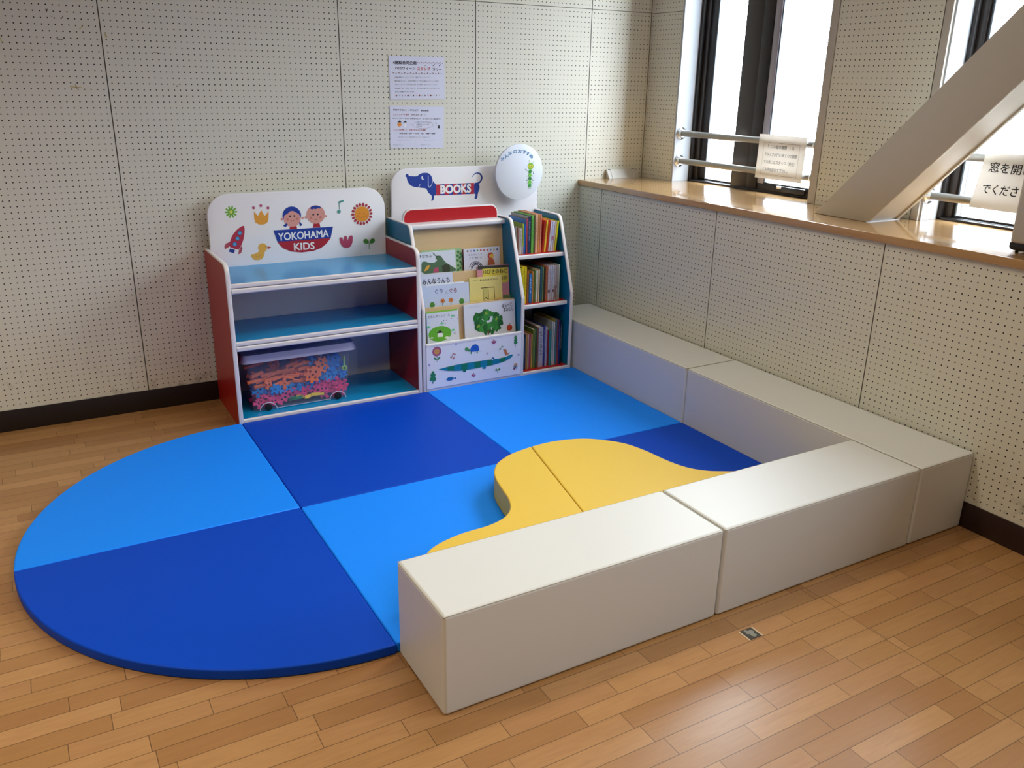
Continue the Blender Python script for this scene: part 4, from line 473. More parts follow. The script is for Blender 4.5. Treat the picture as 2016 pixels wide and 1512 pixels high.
# ================================================================ TOY SHELF (left unit)
RED = mat('a81917', 0.35, name='red_laminate'); EDGE = mat('e4e0e2', 0.35, name='white_edge_band'); TEAL = mat('0892d2', 0.22, name='teal_blue_laminate'); WBOARD = mat('f0eff4', 0.35, name='white_laminate')
def side_panel(x0, x1, prof, core, root, rs, name='side_panel'):
    """coloured board with a rounded white edge band all round; prof in (y, z)"""
    P = round_poly(prof, rs); m = MB(); m.prism(P, 0, x0, x1, EDGE, 0.0045, 3)
    c = sum((Vector(p) for p in P), Vector((0, 0)))/len(P)
    n = len(P); ins = []
    for i in range(n):                                                    # inset outline
        a, p, b = Vector(P[i-1]), Vector(P[i]), Vector(P[(i+1) % n]); d1 = (p-a); d2 = (b-p)
        d1 = d1.normalized() if d1.length > 1e-6 else d2.normalized(); d2 = d2.normalized() if d2.length > 1e-6 else d1
        t = (d1+d2).normalized(); nn = Vector((-t.y, t.x)); 
        if nn.dot(c-p) < 0: nn = -nn
        ins.append(tuple(p+nn*0.0052/max(0.5, nn.dot(Vector((-d1.y, d1.x))) if nn.dot(Vector((-d1.y, d1.x))) > 0 else -nn.dot(Vector((-d1.y, d1.x))))))
    m.prism(ins, 0, x0-0.0003, x1+0.0003, core); return m.build(name, root, smooth=25)
def ledge(root, x0, x1, yf, yb_, zt, top, lip=True, name='shelf', edge=EDGE):
    m = MB(); m.box(x0, x1, yf+0.006, yb_, zt-0.018, zt, top); m.prism(round_poly([(yf, zt-0.0185), (yf, zt+0.0006), (yf+0.012, zt+0.0006), (yf+0.012, zt-0.0185)], [0.005, 0.005, 0, 0]), 0, x0, x1, edge)
    o = m.build(name, root)
    if lip:
        q = MB(); q.prism(round_poly([(yf-0.002, zt-0.044), (yf-0.002, zt-0.021), (yf+0.018, zt-0.021), (yf+0.018, zt-0.044)], [0.007, 0.007, 0, 0]), 0, x0, x1, edge); q.build('front_rail', root, parent=o)
    return o
t = thing('toy_shelf', 'low toy shelf with red sides, blue shelves and a white picture back board', 'shelf', (0.45, 1.15, 0))
prof = [(0.930, 0.0), (0.930, 0.768), (1.378, 0.768), (1.378, 0.0)]
side_panel(-0.009, 0.011, prof, RED, t, [0.004, 0.055, 0.02, 0]); side_panel(0.888, 0.908, prof, RED, t, [0.004, 0.055, 0.02, 0])
ledge(t, 0.0113, 0.8877, 0.932, 1.318, 0.679, TEAL); ledge(t, 0.0113, 0.8877, 0.932, 1.318, 0.415, TEAL); ledge(t, 0.0113, 0.8877, 0.931, 1.318, 0.045, TEAL, False)
m = MB(); m.prism(rrect(0.0113, 0.8877, 0.0, 1.020, 0.10, (1, 1, 0, 0), 10), 1, 1.318, 1.336, WBOARD, 0.004, 3)
m.art(ART_TOY, (0, 1.3180, 0), (1, 0, 0), (0, 0, 1), (0, -1, 0)); m.build('back_board', t)

# ================================================================ BOOK DISPLAY (right unit)
BLUE = mat('00759c', 0.35, name='blue_laminate'); RED2 = mat('b3121f', 0.35, name='bright_red_laminate')
u = thing('book_display', 'white, blue and red picture book stand with a dachshund board, next to the toy shelf', 'bookshelf', (1.36, 1.15, 0))
prof = [(0.928, 0.0), (0.928, 0.462), (1.070, 0.862), (1.378, 0.862), (1.378, 0.0)]; rs = [0.004, 0.012, 0.045, 0.02, 0]
side_panel(0.912, 0.930, prof, BLUE, u, rs); side_panel(1.482, 1.502, prof, BLUE, u, rs, 'divider'); side_panel(1.789, 1.808, prof, BLUE, u, rs)
m = MB(); m.prism(rrect(0.930, 1.806, 0.0, 1.106, 0.085, (1, 1, 0, 0), 10), 1, 1.328, 1.346, WBOARD, 0.004, 3)
m.art(ART_BOOKS, (0, 1.3280, 0), (1, 0, 0), (0, 0, 1), (0, -1, 0)); m.build('back_board', u)
ledge(u, 0.9302, 1.4818, 0.929, 1.327, 0.045, RED2, False, 'base_board'); ledge(u, 1.5022, 1.7888, 0.929, 1.327, 0.045, RED2, False, 'base_board')
def shelf2(yf, zt):
    m = MB(); m.box(1.5022, 1.7888, yf+0.008, 1.327, zt-0.019, zt, RED2); m.prism(round_poly([(yf, zt-0.0205), (yf, zt+0.0006), (yf+0.014, zt+0.0006), (yf+0.014, zt-0.0205)], [0.005, 0.005, 0, 0]), 0, 1.5022, 1.7888, EDGE); m.build('shelf', u)
shelf2(1.012, 0.668); shelf2(0.960, 0.410)
m = MB(); m.box(0.9303, 1.4817, 0.925, 0.940, 0.046, 0.279, WBOARD); m.prism(round_poly([(0.9235, 0.270), (0.9235, 0.2835), (0.941, 0.2835), (0.941, 0.270)], [0, 0.006, 0.006, 0]), 0, 0.9303, 1.4817, EDGE)
m.art(ART_FRONT, (0, 0.9250, 0), (1, 0, 0), (0, 0, 1), (0, -1, 0)); m.build('front_panel', u)
def slant(y0, zz, zlo, zhi, th, x0=0.9303, x1=1.4817):
    m = MB(); f = lambda z: y0+0.1*(z-zz); m.prism([(f(zlo), zlo), (f(zhi), zhi), (f(zhi)+th, zhi), (f(zlo)+th, zlo)], 0, x0, x1, BEECH, 0.0012, 1); return m
b1 = slant(0.975, 0.1, 0.046, 0.447, 0.009); b1.box(0.9303, 1.4817, 0.941, 0.980, 0.205, 0.2185, BEECH); b1.build('tier_board', u)
b2 = slant(1.045, 0.3, 0.30, 0.603, 0.009); b2.box(0.9303, 1.4817, 1.005, 1.046, 0.340, 0.3535, BEECH); b2.build('tier_board', u)
b3 = slant(1.115, 0.47, 0.46, 0.828, 0.009); b3.box(0.9303, 1.4817, 1.076, 1.116, 0.490, 0.5035, BEECH); b3.build('tier_board', u)
m = MB(); m.prism(round_poly([(1.122, 0.824), (1.122, 0.850), (1.190, 0.850), (1.190, 0.824)], [0.010, 0.010, 0.002, 0.002]), 0, 0.9303, 1.4817, EDGE); m.build('top_rail', u)
m = MB(); m.prism(rrect(0.932, 1.478, 0.845, 0.921, 0.045, (1, 1, 0, 0)), 1, 1.190, 1.206, EDGE, 0.004, 3); m.prism(rrect(0.939, 1.471, 0.851, 0.914, 0.040, (1, 1, 0, 0)), 1, 1.1895, 1.1905, RED2); m.build('red_header_board', u)
# round sign fixed to the board
d = thing('round_sign', 'round white sign with blue lettering and a green caterpillar, mounted on the book stand board', 'sign', (1.655, 1.30, 0.93))
m = MB(); m.prism([(1.650+0.148*c, 1.072+0.148*s_) for c, s_ in _arc(64)], 1, 1.264, 1.280, mat('dfe6f2', 0.3), 0.003, 2)
m.art(ART_DISC, (0, 1.2640, 0), (1, 0, 0), (0, 0, 1), (0, -1, 0)); m.build('disc', d, smooth=40)
m = MB(); m.tube([(1.62, 1.2805, 1.05), (1.62, 1.3275, 1.05)], 0.012, EDGE, 16); m.build('spacer', d)

# ================================================================ FACE-OUT PICTURE BOOKS
PAGE = mat('e4dfd2', 0.8, name='book_pages')
hy = math.hypot(1, 0.1)
def cover_book(x0, x1, zb, zt, yp, zp, th, face, art, label, spine=None, extra=None):
    """a book leaning in a tier: front cover on the plane y = yp + 0.1 (z - zp)"""
    f = lambda z: yp+0.1*(z-zp); r = thing('picture_book', label, 'book', ((x0+x1)/2, f(zb)+th/2, zb), 'picture books shown cover out')
    U = Vector((1, 0, 0)); V = Vector((0, 0.1, 1))/hy; N = Vector((0, -1, 0.1))/hy; O = Vector((0, f(zb), zb))
    def blk(m, a0, a1, v0, v1, n0, n1, mt):
        c = [O+U*a+V*v-N*n for a in (a0, a1) for v in (v0, v1) for n in (n0, n1)]
        m.add([p[:] for p in c], [(0, 1, 3, 2), (4, 6, 7, 5), (0, 4, 5, 1), (2, 3, 7, 6), (0, 2, 6, 4), (1, 5, 7, 3)], mt)
    H = (zt-zb)*hy; ct = 0.0018; m = MB(); fm = mat(face, 0.3)
    blk(m, x0, x1, 0, H, 0, ct, fm); blk(m, x0, x1, 0, H, th-ct, th, fm); blk(m, x0, x0+0.002, 0, H, ct, th-ct, mat(spine or face, 0.35))
    if art: m.art(art, (0, yp, zp), U, V, N, 0.0003)
    m.build('cover', r, smooth=0)
    g = MB(); blk(g, x0+0.0022, x1-0.003, 0.003, H-0.003, ct+0.0001, th-ct-0.0001, PAGE); g.build('pages', r, smooth=0); return r
Z_A, Z_B, Z_C = 0.2188, 0.3538, 0.5038
cover_book(0.962, 1.140, Z_A, 0.430, 0.957, 0.1, 0.010, 'dfe2ec', ART_WANPI, 'white picture book with a green oval and small dots, bottom left of the display')
cover_book(1.173, 1.475, Z_A, 0.445, 0.957, 0.1, 0.011, 'dde0ea', ART_CAT, 'large white picture book with a big leafy green shape, bottom right of the display', 'c8c8c8')
cover_book(0.958, 1.228, Z_B, 0.551, 1.018, 0.3, 0.008, 'c9d4ea', ART_GURI, 'pale blue picture book with orange shapes between two bushes, middle left of the display')
cover_book(0.990, 1.208, Z_B, 0.5565, 1.0265, 0.3, 0.0035, 'e0e4ec', None, 'thin white book showing only its top edge behind the pale blue book')
cover_book(0.940, 1.143, Z_B, 0.607, 1.0305, 0.3, 0.0055, 'd5daea', [i_ for i_ in ART_MINNA], 'white picture book with thick black brush title, behind the pale blue book')
cover_book(1.2325, 1.426, Z_B, 0.569, 1.020, 0.3, 0.008, 'e2d382', ART_ANATA, 'pale yellow picture book with a dark window drawing, middle right of the display')
cover_book(1.288, 1.477, Z_B, 0.620, 1.034, 0.3, 0.009, 'cf8f9c', ART_ELEVEN, 'pink and yellow picture book with thick black title, behind the pale yellow book')
cover_book(0.934, 1.186, Z_C, 0.710, 1.090, 0.47, 0.009, 'd8dfea', ART_KABU, 'white picture book with green hills and a yellow root, top left of the display')
cover_book(1.000, 1.227, Z_C, 0.7155, 1.1005, 0.47, 0.008, '9cc090', ART_GREEN, 'green leafy picture book showing only a strip behind the top left book')
cover_book(1.2335, 1.447, Z_C, 0.709, 1.090, 0.47, 0.014, 'd6d8e6', ART_TOTO, 'white picture book with coloured dots along its top edge, top right of the display', '7a1c28')

# ================================================================ SPINE-OUT BOOKS
def book(x, w_, h, yf, z0, col, label, group, depth=0.17, tilt=0.0, title='30302c', tcol=None, side=None, bands=None):
    z0 += 0.0004+math.sin(abs(tilt))*0.0004
    r = thing('book', label, 'book', (x, yf+depth/2, z0), group)
    r.rotation_euler = (0, tilt, 0)
    if tilt > 0: r.location.z += math.sin(tilt)*w_/2
    w_ = w_-0.0008; cm = mat(col, 0.35); sm = mat(side, 0.35) if side else cm; c = 0.0016 if w_ > 0.007 else 0.0011; m = MB()
    L = r.location; X0, X1, Y0 = L.x-w_/2, L.x+w_/2, yf; zz = L.z
    m.box(X0, X0+c, Y0, Y0+depth, zz, zz+h, sm); m.box(X1-c, X1, Y0, Y0+depth, zz, zz+h, cm)
    m.prism(round_poly([(X0, Y0+0.004), (X0, Y0-0.001), (X1, Y0-0.001), (X1, Y0+0.004)], [0, min(0.0025, w_/3), min(0.0025, w_/3), 0]), 2, zz, zz+h, cm)
    rng = random.Random(label); zq = zz+h*0.90; fw = w_*0.5                # lettering on the spine, too small to read
    if title:
        tm = mat(title, 0.5)
        while zq > zz+h*(0.35 if w_ > 0.006 else 0.45):
            lh = fw*rng.uniform(0.8, 1.2); y_ = Y0-0.0014
            for _k in range(3):
                cx_ = L.x+fw*rng.uniform(-.35, .35); cz_ = zq-lh*rng.uniform(0.15, 0.75); hw, hh = (fw*rng.uniform(.15, .4), lh*.09) if rng.random() < .5 else (fw*.09, lh*rng.uniform(.15, .35))
                m.add([(cx_-hw, y_-_k*.00005, cz_-hh), (cx_+hw, y_-_k*.00005, cz_-hh), (cx_+hw, y_-_k*.00005, cz_+hh), (cx_-hw, y_-_k*.00005, cz_+hh)], [(0, 1, 2, 3)], tm)
            zq -= lh*1.2
    for (q0, q1, bc) in bands or ():
        m.add([(X0+0.0006, Y0-0.0012, zz+h*q0), (X1-0.0006, Y0-0.0012, zz+h*q0), (X1-0.0006, Y0-0.0012, zz+h*q1), (X0+0.0006, Y0-0.0012, zz+h*q1)], [(0, 1, 2, 3)], mat(bc, 0.4))
    m.build('cover', r, smooth=20)
    g = MB(); g.box(X0+c+0.0001, X1-c-0.0001, Y0+0.0042, Y0+depth-0.003, zz+0.003, zz+h-0.003, PAGE); g.build('pages', r, smooth=0)
g1, g2, g3 = 'picture books on the top bookshelf', 'picture books on the middle bookshelf', 'picture books on the bottom bookshelf'
book(1.5125, 0.01, 0.15, 1.055, 0.668, '8c8478', 'thin grey-brown book at the left end of the top shelf', g1, depth=0.19)
book(1.5265, 0.009, 0.142, 1.055, 0.668, '9a6a5c', 'thin dusty red-brown book, second from the left on the top shelf', g1, depth=0.19)
book(1.5415, 0.018, 0.138, 1.055, 0.668, 'bab8b0', 'light grey book with dark lettering on the top shelf', g1, depth=0.19, title='2c2c34')
book(1.557, 0.009, 0.16, 1.055, 0.668, 'a3b342', 'thin lime green book beside the light grey one on the top shelf', g1, depth=0.19, bands=[(0.0, 0.25, '9a98b8')])
book(1.5675, 0.01, 0.157, 1.055, 0.668, '1c5cae', 'plain blue book, shorter one on the top shelf', g1, depth=0.19, title=None)
book(1.5795, 0.009, 0.182, 1.055, 0.668, 'a8425a', 'maroon-edged book with a pale blue cover on the top shelf', g1, depth=0.19, title=None, side='6f9ad6')
book(1.596, 0.015, 0.196, 1.055, 0.668, '12305c', 'tall navy book with white lettering on the top shelf', g1, depth=0.19, title='c8d0dc', side='b9b8a8')
book(1.614, 0.015, 0.2, 1.055, 0.668, '63b04c', 'tall bright green book on the top shelf', g1, depth=0.19, title='2c5a2c', side='7fc050')
book(1.6265, 0.009, 0.198, 1.055, 0.668, '5c5a34', 'tall olive book between the green and peach books on the top shelf', g1, depth=0.19)
book(1.64, 0.015, 0.204, 1.055, 0.668, 'e0ac92', 'tall peach book with dark lettering on the top shelf', g1, depth=0.19)
book(1.6535, 0.011, 0.203, 1.055, 0.668, 'cc8a48', 'tall tan-orange book next to the peach one on the top shelf', g1, depth=0.19)
book(1.6655, 0.011, 0.203, 1.055, 0.668, 'd4836c', 'tall salmon book, last of the tall ones on the top shelf', g1, depth=0.19)
book(1.68, 0.012, 0.17, 1.055, 0.668, 'b0241c', 'red book leaning right, left neighbour of the yellow one on the top shelf', g1, depth=0.19, tilt=0.075)
book(1.6935, 0.012, 0.17, 1.055, 0.668, 'ecbc38', 'yellow leaning book between two red ones on the top shelf', g1, depth=0.19, tilt=0.08)
book(1.707, 0.012, 0.17, 1.055, 0.668, 'c22a1a', 'red leaning book right of the yellow one on the top shelf', g1, depth=0.19, tilt=0.085)
book(1.721, 0.012, 0.16, 1.055, 0.668, 'd6d2dc', 'white leaning book next to the red ones on the top shelf', g1, depth=0.19, tilt=0.09, title='404870')
book(1.735, 0.013, 0.16, 1.055, 0.668, 'c9cbe4', 'white leaning book with blue lettering and a pink mark on the top shelf', g1, depth=0.19, tilt=0.09, title='4a5aa8', bands=[(0.4, 0.52, 'c06a80')])
book(1.748, 0.009, 0.16, 1.055, 0.668, 'dcc9b8', 'thin cream leaning book on the top shelf', g1, depth=0.19, tilt=0.09)
book(1.7605, 0.012, 0.162, 1.055, 0.668, 'd9cf22', 'yellow-green leaning book at the right end of the top shelf', g1, depth=0.19, tilt=0.09, title=None)
book(1.5145, 0.012, 0.195, 1.0, 0.41, 'c8b02a', 'dull yellow book at the left end of the middle shelf', g2, title='302c28')
book(1.53, 0.015, 0.2, 1.0, 0.41, 'e2cc20', 'bright yellow book on the middle shelf', g2, title='302c28')
book(1.5455, 0.013, 0.2, 1.0, 0.41, 'dfc61c', 'second bright yellow book, touching the brown one on the middle shelf', g2, title='8a4a1c')
book(1.56, 0.013, 0.176, 1.0, 0.41, '9c5c28', 'orange-brown book right of the yellow books on the middle shelf', g2, title='302c28')
book(1.5765, 0.017, 0.158, 1.0, 0.41, '1f72bc', 'short blue book with white lettering on the middle shelf', g2, title='dfe8f4')
book(1.5915, 0.01, 0.172, 1.0, 0.41, 'b98544', 'light brown book right of the short blue one on the middle shelf', g2, title='302c28')
book(1.603, 0.01, 0.176, 1.0, 0.41, '4f6c26', 'dark green book on the middle shelf', g2, title='302c28')
book(1.6165, 0.014, 0.174, 1.0, 0.41, 'cfccc0', 'white book with dark speckled lettering on the middle shelf', g2, title='302c28')
book(1.63, 0.01, 0.178, 1.0, 0.41, 'dcbf90', 'cream book right of the speckled white one on the middle shelf', g2, title='302c28')
book(1.643, 0.012, 0.189, 1.0, 0.41, '1f5872', 'dark teal book on the middle shelf', g2, title='302c28')
book(1.655, 0.01, 0.189, 1.0, 0.41, '62784a', 'moss green book right of the teal one on the middle shelf', g2, title='302c28')
book(1.665, 0.007, 0.186, 1.0, 0.41, '3a3026', 'thin dark brown book on the middle shelf', g2, title='302c28')
book(1.6775, 0.014, 0.19, 1.0, 0.41, 'a85a3c', 'rust brown book on the middle shelf', g2, title='302c28')
book(1.693, 0.014, 0.192, 1.0, 0.41, 'c3b8c0', 'leftmost of the row of pale lilac books on the middle shelf', g2, title='3a3450', bands=[(0.24, 0.32, '6a4a40')])
book(1.707, 0.012, 0.192, 1.0, 0.41, 'b8b2c8', 'pale lilac book, second of the lilac row on the middle shelf', g2, title='58506c')
book(1.72, 0.012, 0.192, 1.0, 0.41, 'b5b8c6', 'pale lilac book with green lettering on the middle shelf', g2, title='2f6a4a', bands=[(0.24, 0.32, '6a4a40')])
book(1.733, 0.012, 0.192, 1.0, 0.41, 'b6a8b2', 'pale lilac book with brown lettering on the middle shelf', g2, title='4a2a20', bands=[(0.05, 0.42, '8a6a62')])
book(1.745, 0.01, 0.193, 1.0, 0.41, 'a89a98', 'grey-brown book, last but one at the right of the middle shelf', g2, title='241a14')
book(1.756, 0.01, 0.193, 1.0, 0.41, 'b4bdb0', 'pale green-grey book at the right end of the middle shelf', g2, title='302c28')
book(1.511, 0.013, 0.21, 0.975, 0.045, '2c2a30', 'charcoal book at the left end of the bottom shelf', g3, title='888888', depth=0.2)
book(1.524, 0.011, 0.205, 0.975, 0.045, '1e3c4a', 'dark slate book on the bottom shelf', g3, title='708088', depth=0.2)
book(1.535, 0.009, 0.2, 0.975, 0.045, '18304a', 'thin navy book on the bottom shelf', g3, title='a8b0c8', depth=0.2)
book(1.546, 0.011, 0.196, 0.975, 0.045, 'b8823c', 'ochre book on the bottom shelf', g3, title='302c28', depth=0.2)
book(1.557, 0.009, 0.196, 0.975, 0.045, 'c8a890', 'beige book with red lettering on the bottom shelf', g3, title='a83030', depth=0.2)
book(1.568, 0.011, 0.196, 0.975, 0.045, 'a83858', 'crimson book on the bottom shelf', g3, title='e0b8b8', depth=0.2)
book(1.579, 0.009, 0.197, 0.975, 0.045, 'c8a040', 'thin mustard book on the bottom shelf', g3, title='302c28', depth=0.2)
book(1.5925, 0.016, 0.222, 0.975, 0.045, '6a7a30', 'thick olive green book on the bottom shelf', g3, title='302c28', depth=0.2)
book(1.606, 0.01, 0.226, 0.975, 0.045, '35542c', 'dark green book right of the thick olive one on the bottom shelf', g3, title='302c28', depth=0.2)
book(1.6165, 0.009, 0.228, 0.975, 0.045, '8a4a38', 'brick brown book on the bottom shelf', g3, title='302c28', depth=0.2)
book(1.637, 0.03, 0.228, 0.975, 0.045, 'a9a8b4', 'very thick white book with grey speckled spine on the bottom shelf', g3, title='302c28', depth=0.2)
book(1.658, 0.01, 0.236, 0.975, 0.045, '2c3488', 'indigo book behind the thick white one on the bottom shelf', g3, title='a8b0c8', depth=0.2)
book(1.671, 0.014, 0.226, 0.975, 0.045, 'a7a0b8', 'pale violet book on the bottom shelf', g3, title='484058', depth=0.2)
book(1.684, 0.01, 0.205, 0.975, 0.045, '8c1820', 'dark red book, low one on the bottom shelf', g3, title='302c28', depth=0.2)
book(1.6975, 0.014, 0.206, 0.975, 0.045, '2c8a90', 'turquoise book on the bottom shelf', g3, title='302c28', depth=0.2)
book(1.711, 0.01, 0.252, 0.975, 0.045, 'b4bab0', 'tall white book with green speckles on the bottom shelf', g3, title='302c28', depth=0.2)
book(1.722, 0.01, 0.246, 0.975, 0.045, 'c2c0cc', 'tall plain pale book on the bottom shelf', g3, title='302c28', depth=0.2)
book(1.734, 0.011, 0.262, 0.975, 0.045, '3f7a88', 'tall blue-green book on the bottom shelf', g3, title='302c28', side='b8a848', depth=0.2)
book(1.746, 0.011, 0.258, 0.975, 0.045, '8a3c48', 'tall wine red book on the bottom shelf', g3, title='302c28', depth=0.2)
book(1.757, 0.009, 0.252, 0.975, 0.045, '24287a', 'tall deep blue book on the bottom shelf', g3, title='a8b0c8', depth=0.2)
book(1.7675, 0.01, 0.25, 0.975, 0.045, '14161c', 'tall black book with white lettering at the right end of the bottom shelf', g3, title='d0d0d0', depth=0.2)

# ================================================================ TUB OF TOY BLOCKS
tb = thing('storage_tub', 'clear wheeled plastic tub full of toy blocks on the bottom shelf', 'tub', (0.31, 1.15, 0.0455))
tb['category'] = 'tub'
def taper(m, lo, hi, th, mt, r=0.02):
    """open thin-walled box: lo, hi = (x0, x1, y0, y1, z)"""
    def ring(q, i): return [(x, y, q[4]) for x, y in rrect(q[0]+i, q[1]-i, q[2]+i, q[3]-i, r-i*0.6, n=4)]
    A, B, A2, B2 = ring(lo, 0), ring(hi, 0), ring((*lo[:4], lo[4]+th), th), ring(hi, th); n = len(A)
    fs = [(i, (i+1) % n, n+(i+1) % n, n+i) for i in range(n)]+[(2*n+(i+1) % n, 2*n+i, 3*n+i, 3*n+(i+1) % n) for i in range(n)]
    fs += [(n+i, n+(i+1) % n, 3*n+(i+1) % n, 3*n+i) for i in range(n)]+[tuple(range(n))[::-1], tuple(range(2*n, 3*n))]
    m.add(A+B+A2+B2, fs, mt)
LO = (0.077, 0.537, 1.006, 1.292, 0.0475); HI = (0.052, 0.562, 0.986, 1.308, 0.303)
m = MB(); taper(m, LO, HI, 0.0022, TUB); m.build('bin', tb)
m = MB(); R2 = LID
m.prism(rrect(0.040, 0.574, 0.976, 1.314, 0.03), 2, 0.3305, 0.3335, R2)
def skirt(m, z0, z1, d0, d1, th, mt):
    A = [(x, y, z0) for x, y in rrect(0.040-d0, 0.574+d0, 0.976-d0, 1.314+d0, 0.03)]; B = [(x, y, z1) for x, y in rrect(0.040-d1, 0.574+d1, 0.976-d1, 1.314+d1, 0.03)]
    A2 = [(x, y, z0) for x, y in rrect(0.040-d0+th, 0.574+d0-th, 0.976-d0+th, 1.314+d0-th, 0.028)]; B2 = [(x, y, z1) for x, y in rrect(0.040-d1+th, 0.574+d1-th, 0.976-d1+th, 1.314+d1-th, 0.028)]; n = len(A)
    m.add(A+B+A2+B2, [(i, (i+1) % n, n+(i+1) % n, n+i) for i in range(n)]+[(2*n+(i+1) % n, 2*n+i, 3*n+i, 3*n+(i+1) % n) for i in range(n)]+[(n+i, n+(i+1) % n, 3*n+(i+1) % n, 3*n+i) for i in range(n)]+[((i+1) % n, i, 2*n+i, 2*n+(i+1) % n) for i in range(n)], mt)
skirt(m, 0.297, 0.3335, 0.010, 0.000, 0.003, mat('9d9fc4', 0.25)); 
for i in range(1, 8): m.box(0.04+0.534*i/8-0.0008, 0.04+0.534*i/8+0.0008, 0.985, 1.305, 0.3337, 0.3346, mat('8a8db4', 0.3))
for i in range(1, 5): m.box(0.05, 0.565, 0.976+0.338*i/5-0.0008, 0.976+0.338*i/5+0.0008, 0.3337, 0.3346, mat('8a8db4', 0.3))
m.build('lid', tb)
ARCH = mat('c4c8e4', 0.3); WH = mat('0c0c0e', 0.5)
for wx in (0.144, 0.484):
    m = MB(); pts = [(wx+0.040*math.cos(a), 0.9995, 0.0485+0.036*math.sin(a)) for a in [PI*i/12 for i in range(13)]]
    m.tube(pts, 0.0022, ARCH, 6); m.build('wheel_arch', tb)
    m = MB(); m.prism([(wx+0.0165*c, 0.0625+0.0165*s_) for c, s_ in _arc(24)], 1, 0.992, 1.004, WH, 0.002, 2); m.build('wheel', tb)
m = MB(); m.tube([(0.186, 1.001, 0.0515), (0.443, 1.001, 0.0515)], 0.0012, ARCH, 6); m.build('bottom_rib', tb)

def cog(n, r, hr, th, holes, hole_r):
    """flat interlocking block: square teeth and round holes, extruded outline with holes"""
    c = bpy.data.curves.new('outline', 'CURVE'); c.dimensions = '2D'; c.fill_mode = 'BOTH'; c.extrude = th/2
    def sp(pts):
        s = c.splines.new('POLY'); s.points.add(len(pts)-1); s.use_cyclic_u = True
        for p, q in zip(s.points, pts): p.co = (*q, 0, 1)
    pts = []
    for i in range(n):
        a = 2*PI*i/n; w2 = PI/n*0.52
        for da, rr in ((-w2*1.05, r-hr), (-w2*0.85, r), (w2*0.85, r), (w2*1.05, r-hr)): pts.append((rr*math.cos(a+da), rr*math.sin(a+da)))
    sp(pts)
    for hx, hy2 in holes: sp([(hx+hole_r*x, hy2+hole_r*y) for x, y in _arc(12)])
    o = bpy.data.objects.new('outline', c); COL.objects.link(o); me = bpy.data.meshes.new_from_object(o.evaluated_get(bpy.context.evaluated_depsgraph_get()))
    bpy.data.objects.remove(o); bpy.data.curves.remove(c); return me
big = cog(8, 0.043, 0.010, 0.010, [(0.018*c, 0.018*s_) for c, s_ in ((.8, .8), (-.8, .8), (-.8, -.8), (.8, -.8))]+[(0, 0)], 0.0062)
small = cog(6, 0.026, 0.009, 0.009, [(0, 0)], 0.0055); cross = cog(4, 0.028, 0.015, 0.009, [(0, 0)], 0.0055); bar = bpy.data.meshes.new('bar')
bb = bmesh.new(); bmesh.ops.create_cube(bb, size=1); bmesh.ops.scale(bb, vec=(0.064, 0.015, 0.012), verts=bb.verts); bmesh.ops.bevel(bb, geom=bb.edges[:], offset=0.0015, segments=1, affect='EDGES'); bb.to_mesh(bar); bb.free()
BC = {'orange': 'ff8644', 'pink': 'ff5294', 'blue': '10a0f4', 'yellow': 'ffdc38', 'green': '0a9a60'}
meshes = {}
def bmesh_for(kind, colour):
    if (kind, colour) not in meshes:
        me = {'big': big, 'small': small, 'cross': cross, 'bar': bar}[kind].copy(); me.materials.clear(); me.materials.append(mat(BC[colour], 0.45)); meshes[(kind, colour)] = me
    return meshes[(kind, colour)]
WORD = {'big': 'large round toothed toy block', 'small': 'small toothed toy block', 'cross': 'cross shaped toy block', 'bar': 'short bar toy block'}
rng = random.Random(11)
def block(kind, colour, x, y, z, rot, label=None):
    o = bpy.data.objects.new('toy_block', bmesh_for(kind, colour)); COL.objects.link(o); o.location = (x, y, z); o.rotation_euler = rot
    zone = {'orange': 'upper layer', 'pink': 'lower layer', 'blue': 'middle and right', 'yellow': 'bottom', 'green': 'bottom'}[colour]
    return tag(o, label or '%s %s in the %s of the clear tub' % (colour, WORD[kind], zone), 'toy block', None if label else '%s %ss in the tub' % (colour, WORD[kind]))
for row in range(2):
    yy = 1.027+row*0.055
    for zi in range(8):
        z = 0.079+zi*0.0280
        for xi in range(12):
            f = (xi+0.25+0.5*(zi % 2)+rng.uniform(-.2, .2))/11.6; x = 0.096+f*0.420-(zi*0.0016)
            if x > 0.520+zi*0.002 or x < 0.094-zi*0.002: continue
            if zi == 7 and (f < 0.62 or row == 0): continue
            t_ = (z-0.06)/0.215; right = f > 0.70
            if zi == 6 and f < 0.45 and row == 0: continue
            if right: col = 'pink' if t_ < 0.45 else ('blue' if t_ < 0.9 else 'orange')
            else: col = 'pink' if t_ < 0.22 else ('blue' if t_ < 0.42 else 'orange')
            if row == 0 and zi == 0 and 0.36 < f < 0.70: col = rng.choice(('yellow', 'green', 'yellow'))
            kind = {'orange': rng.choice(('bar', 'bar', 'cross', 'bar')), 'pink': 'cross', 'blue': rng.choice(('small', 'cross')), 'yellow': 'bar', 'green': 'bar'}[col]
            if row and rng.random() < 0.35: continue
            flat = kind == 'bar'
            block(kind, col, x, yy+rng.uniform(0, .010)-(0.008 if row == 0 else 0), z+rng.uniform(-.004, .004), (PI/2+rng.uniform(-.35, .35), rng.uniform(-.35, .35) if flat else rng.uniform(-1, 1), rng.uniform(-.35, .35)))
block('big', 'orange', 0.366, 1.004, 0.190, (PI/2-0.06, 0.2, 0.02), 'large round orange toy block with five holes at the front of the tub')
block('big', 'orange', 0.418, 1.017, 0.228, (PI/2-0.1, 0.5, 0.2), 'large orange toy block half hidden behind the front one in the tub')
block('small', 'blue', 0.183, 1.006, 0.146, (PI/2, 0.3, 0), 'bright blue toothed toy block pressed to the tub front at left')
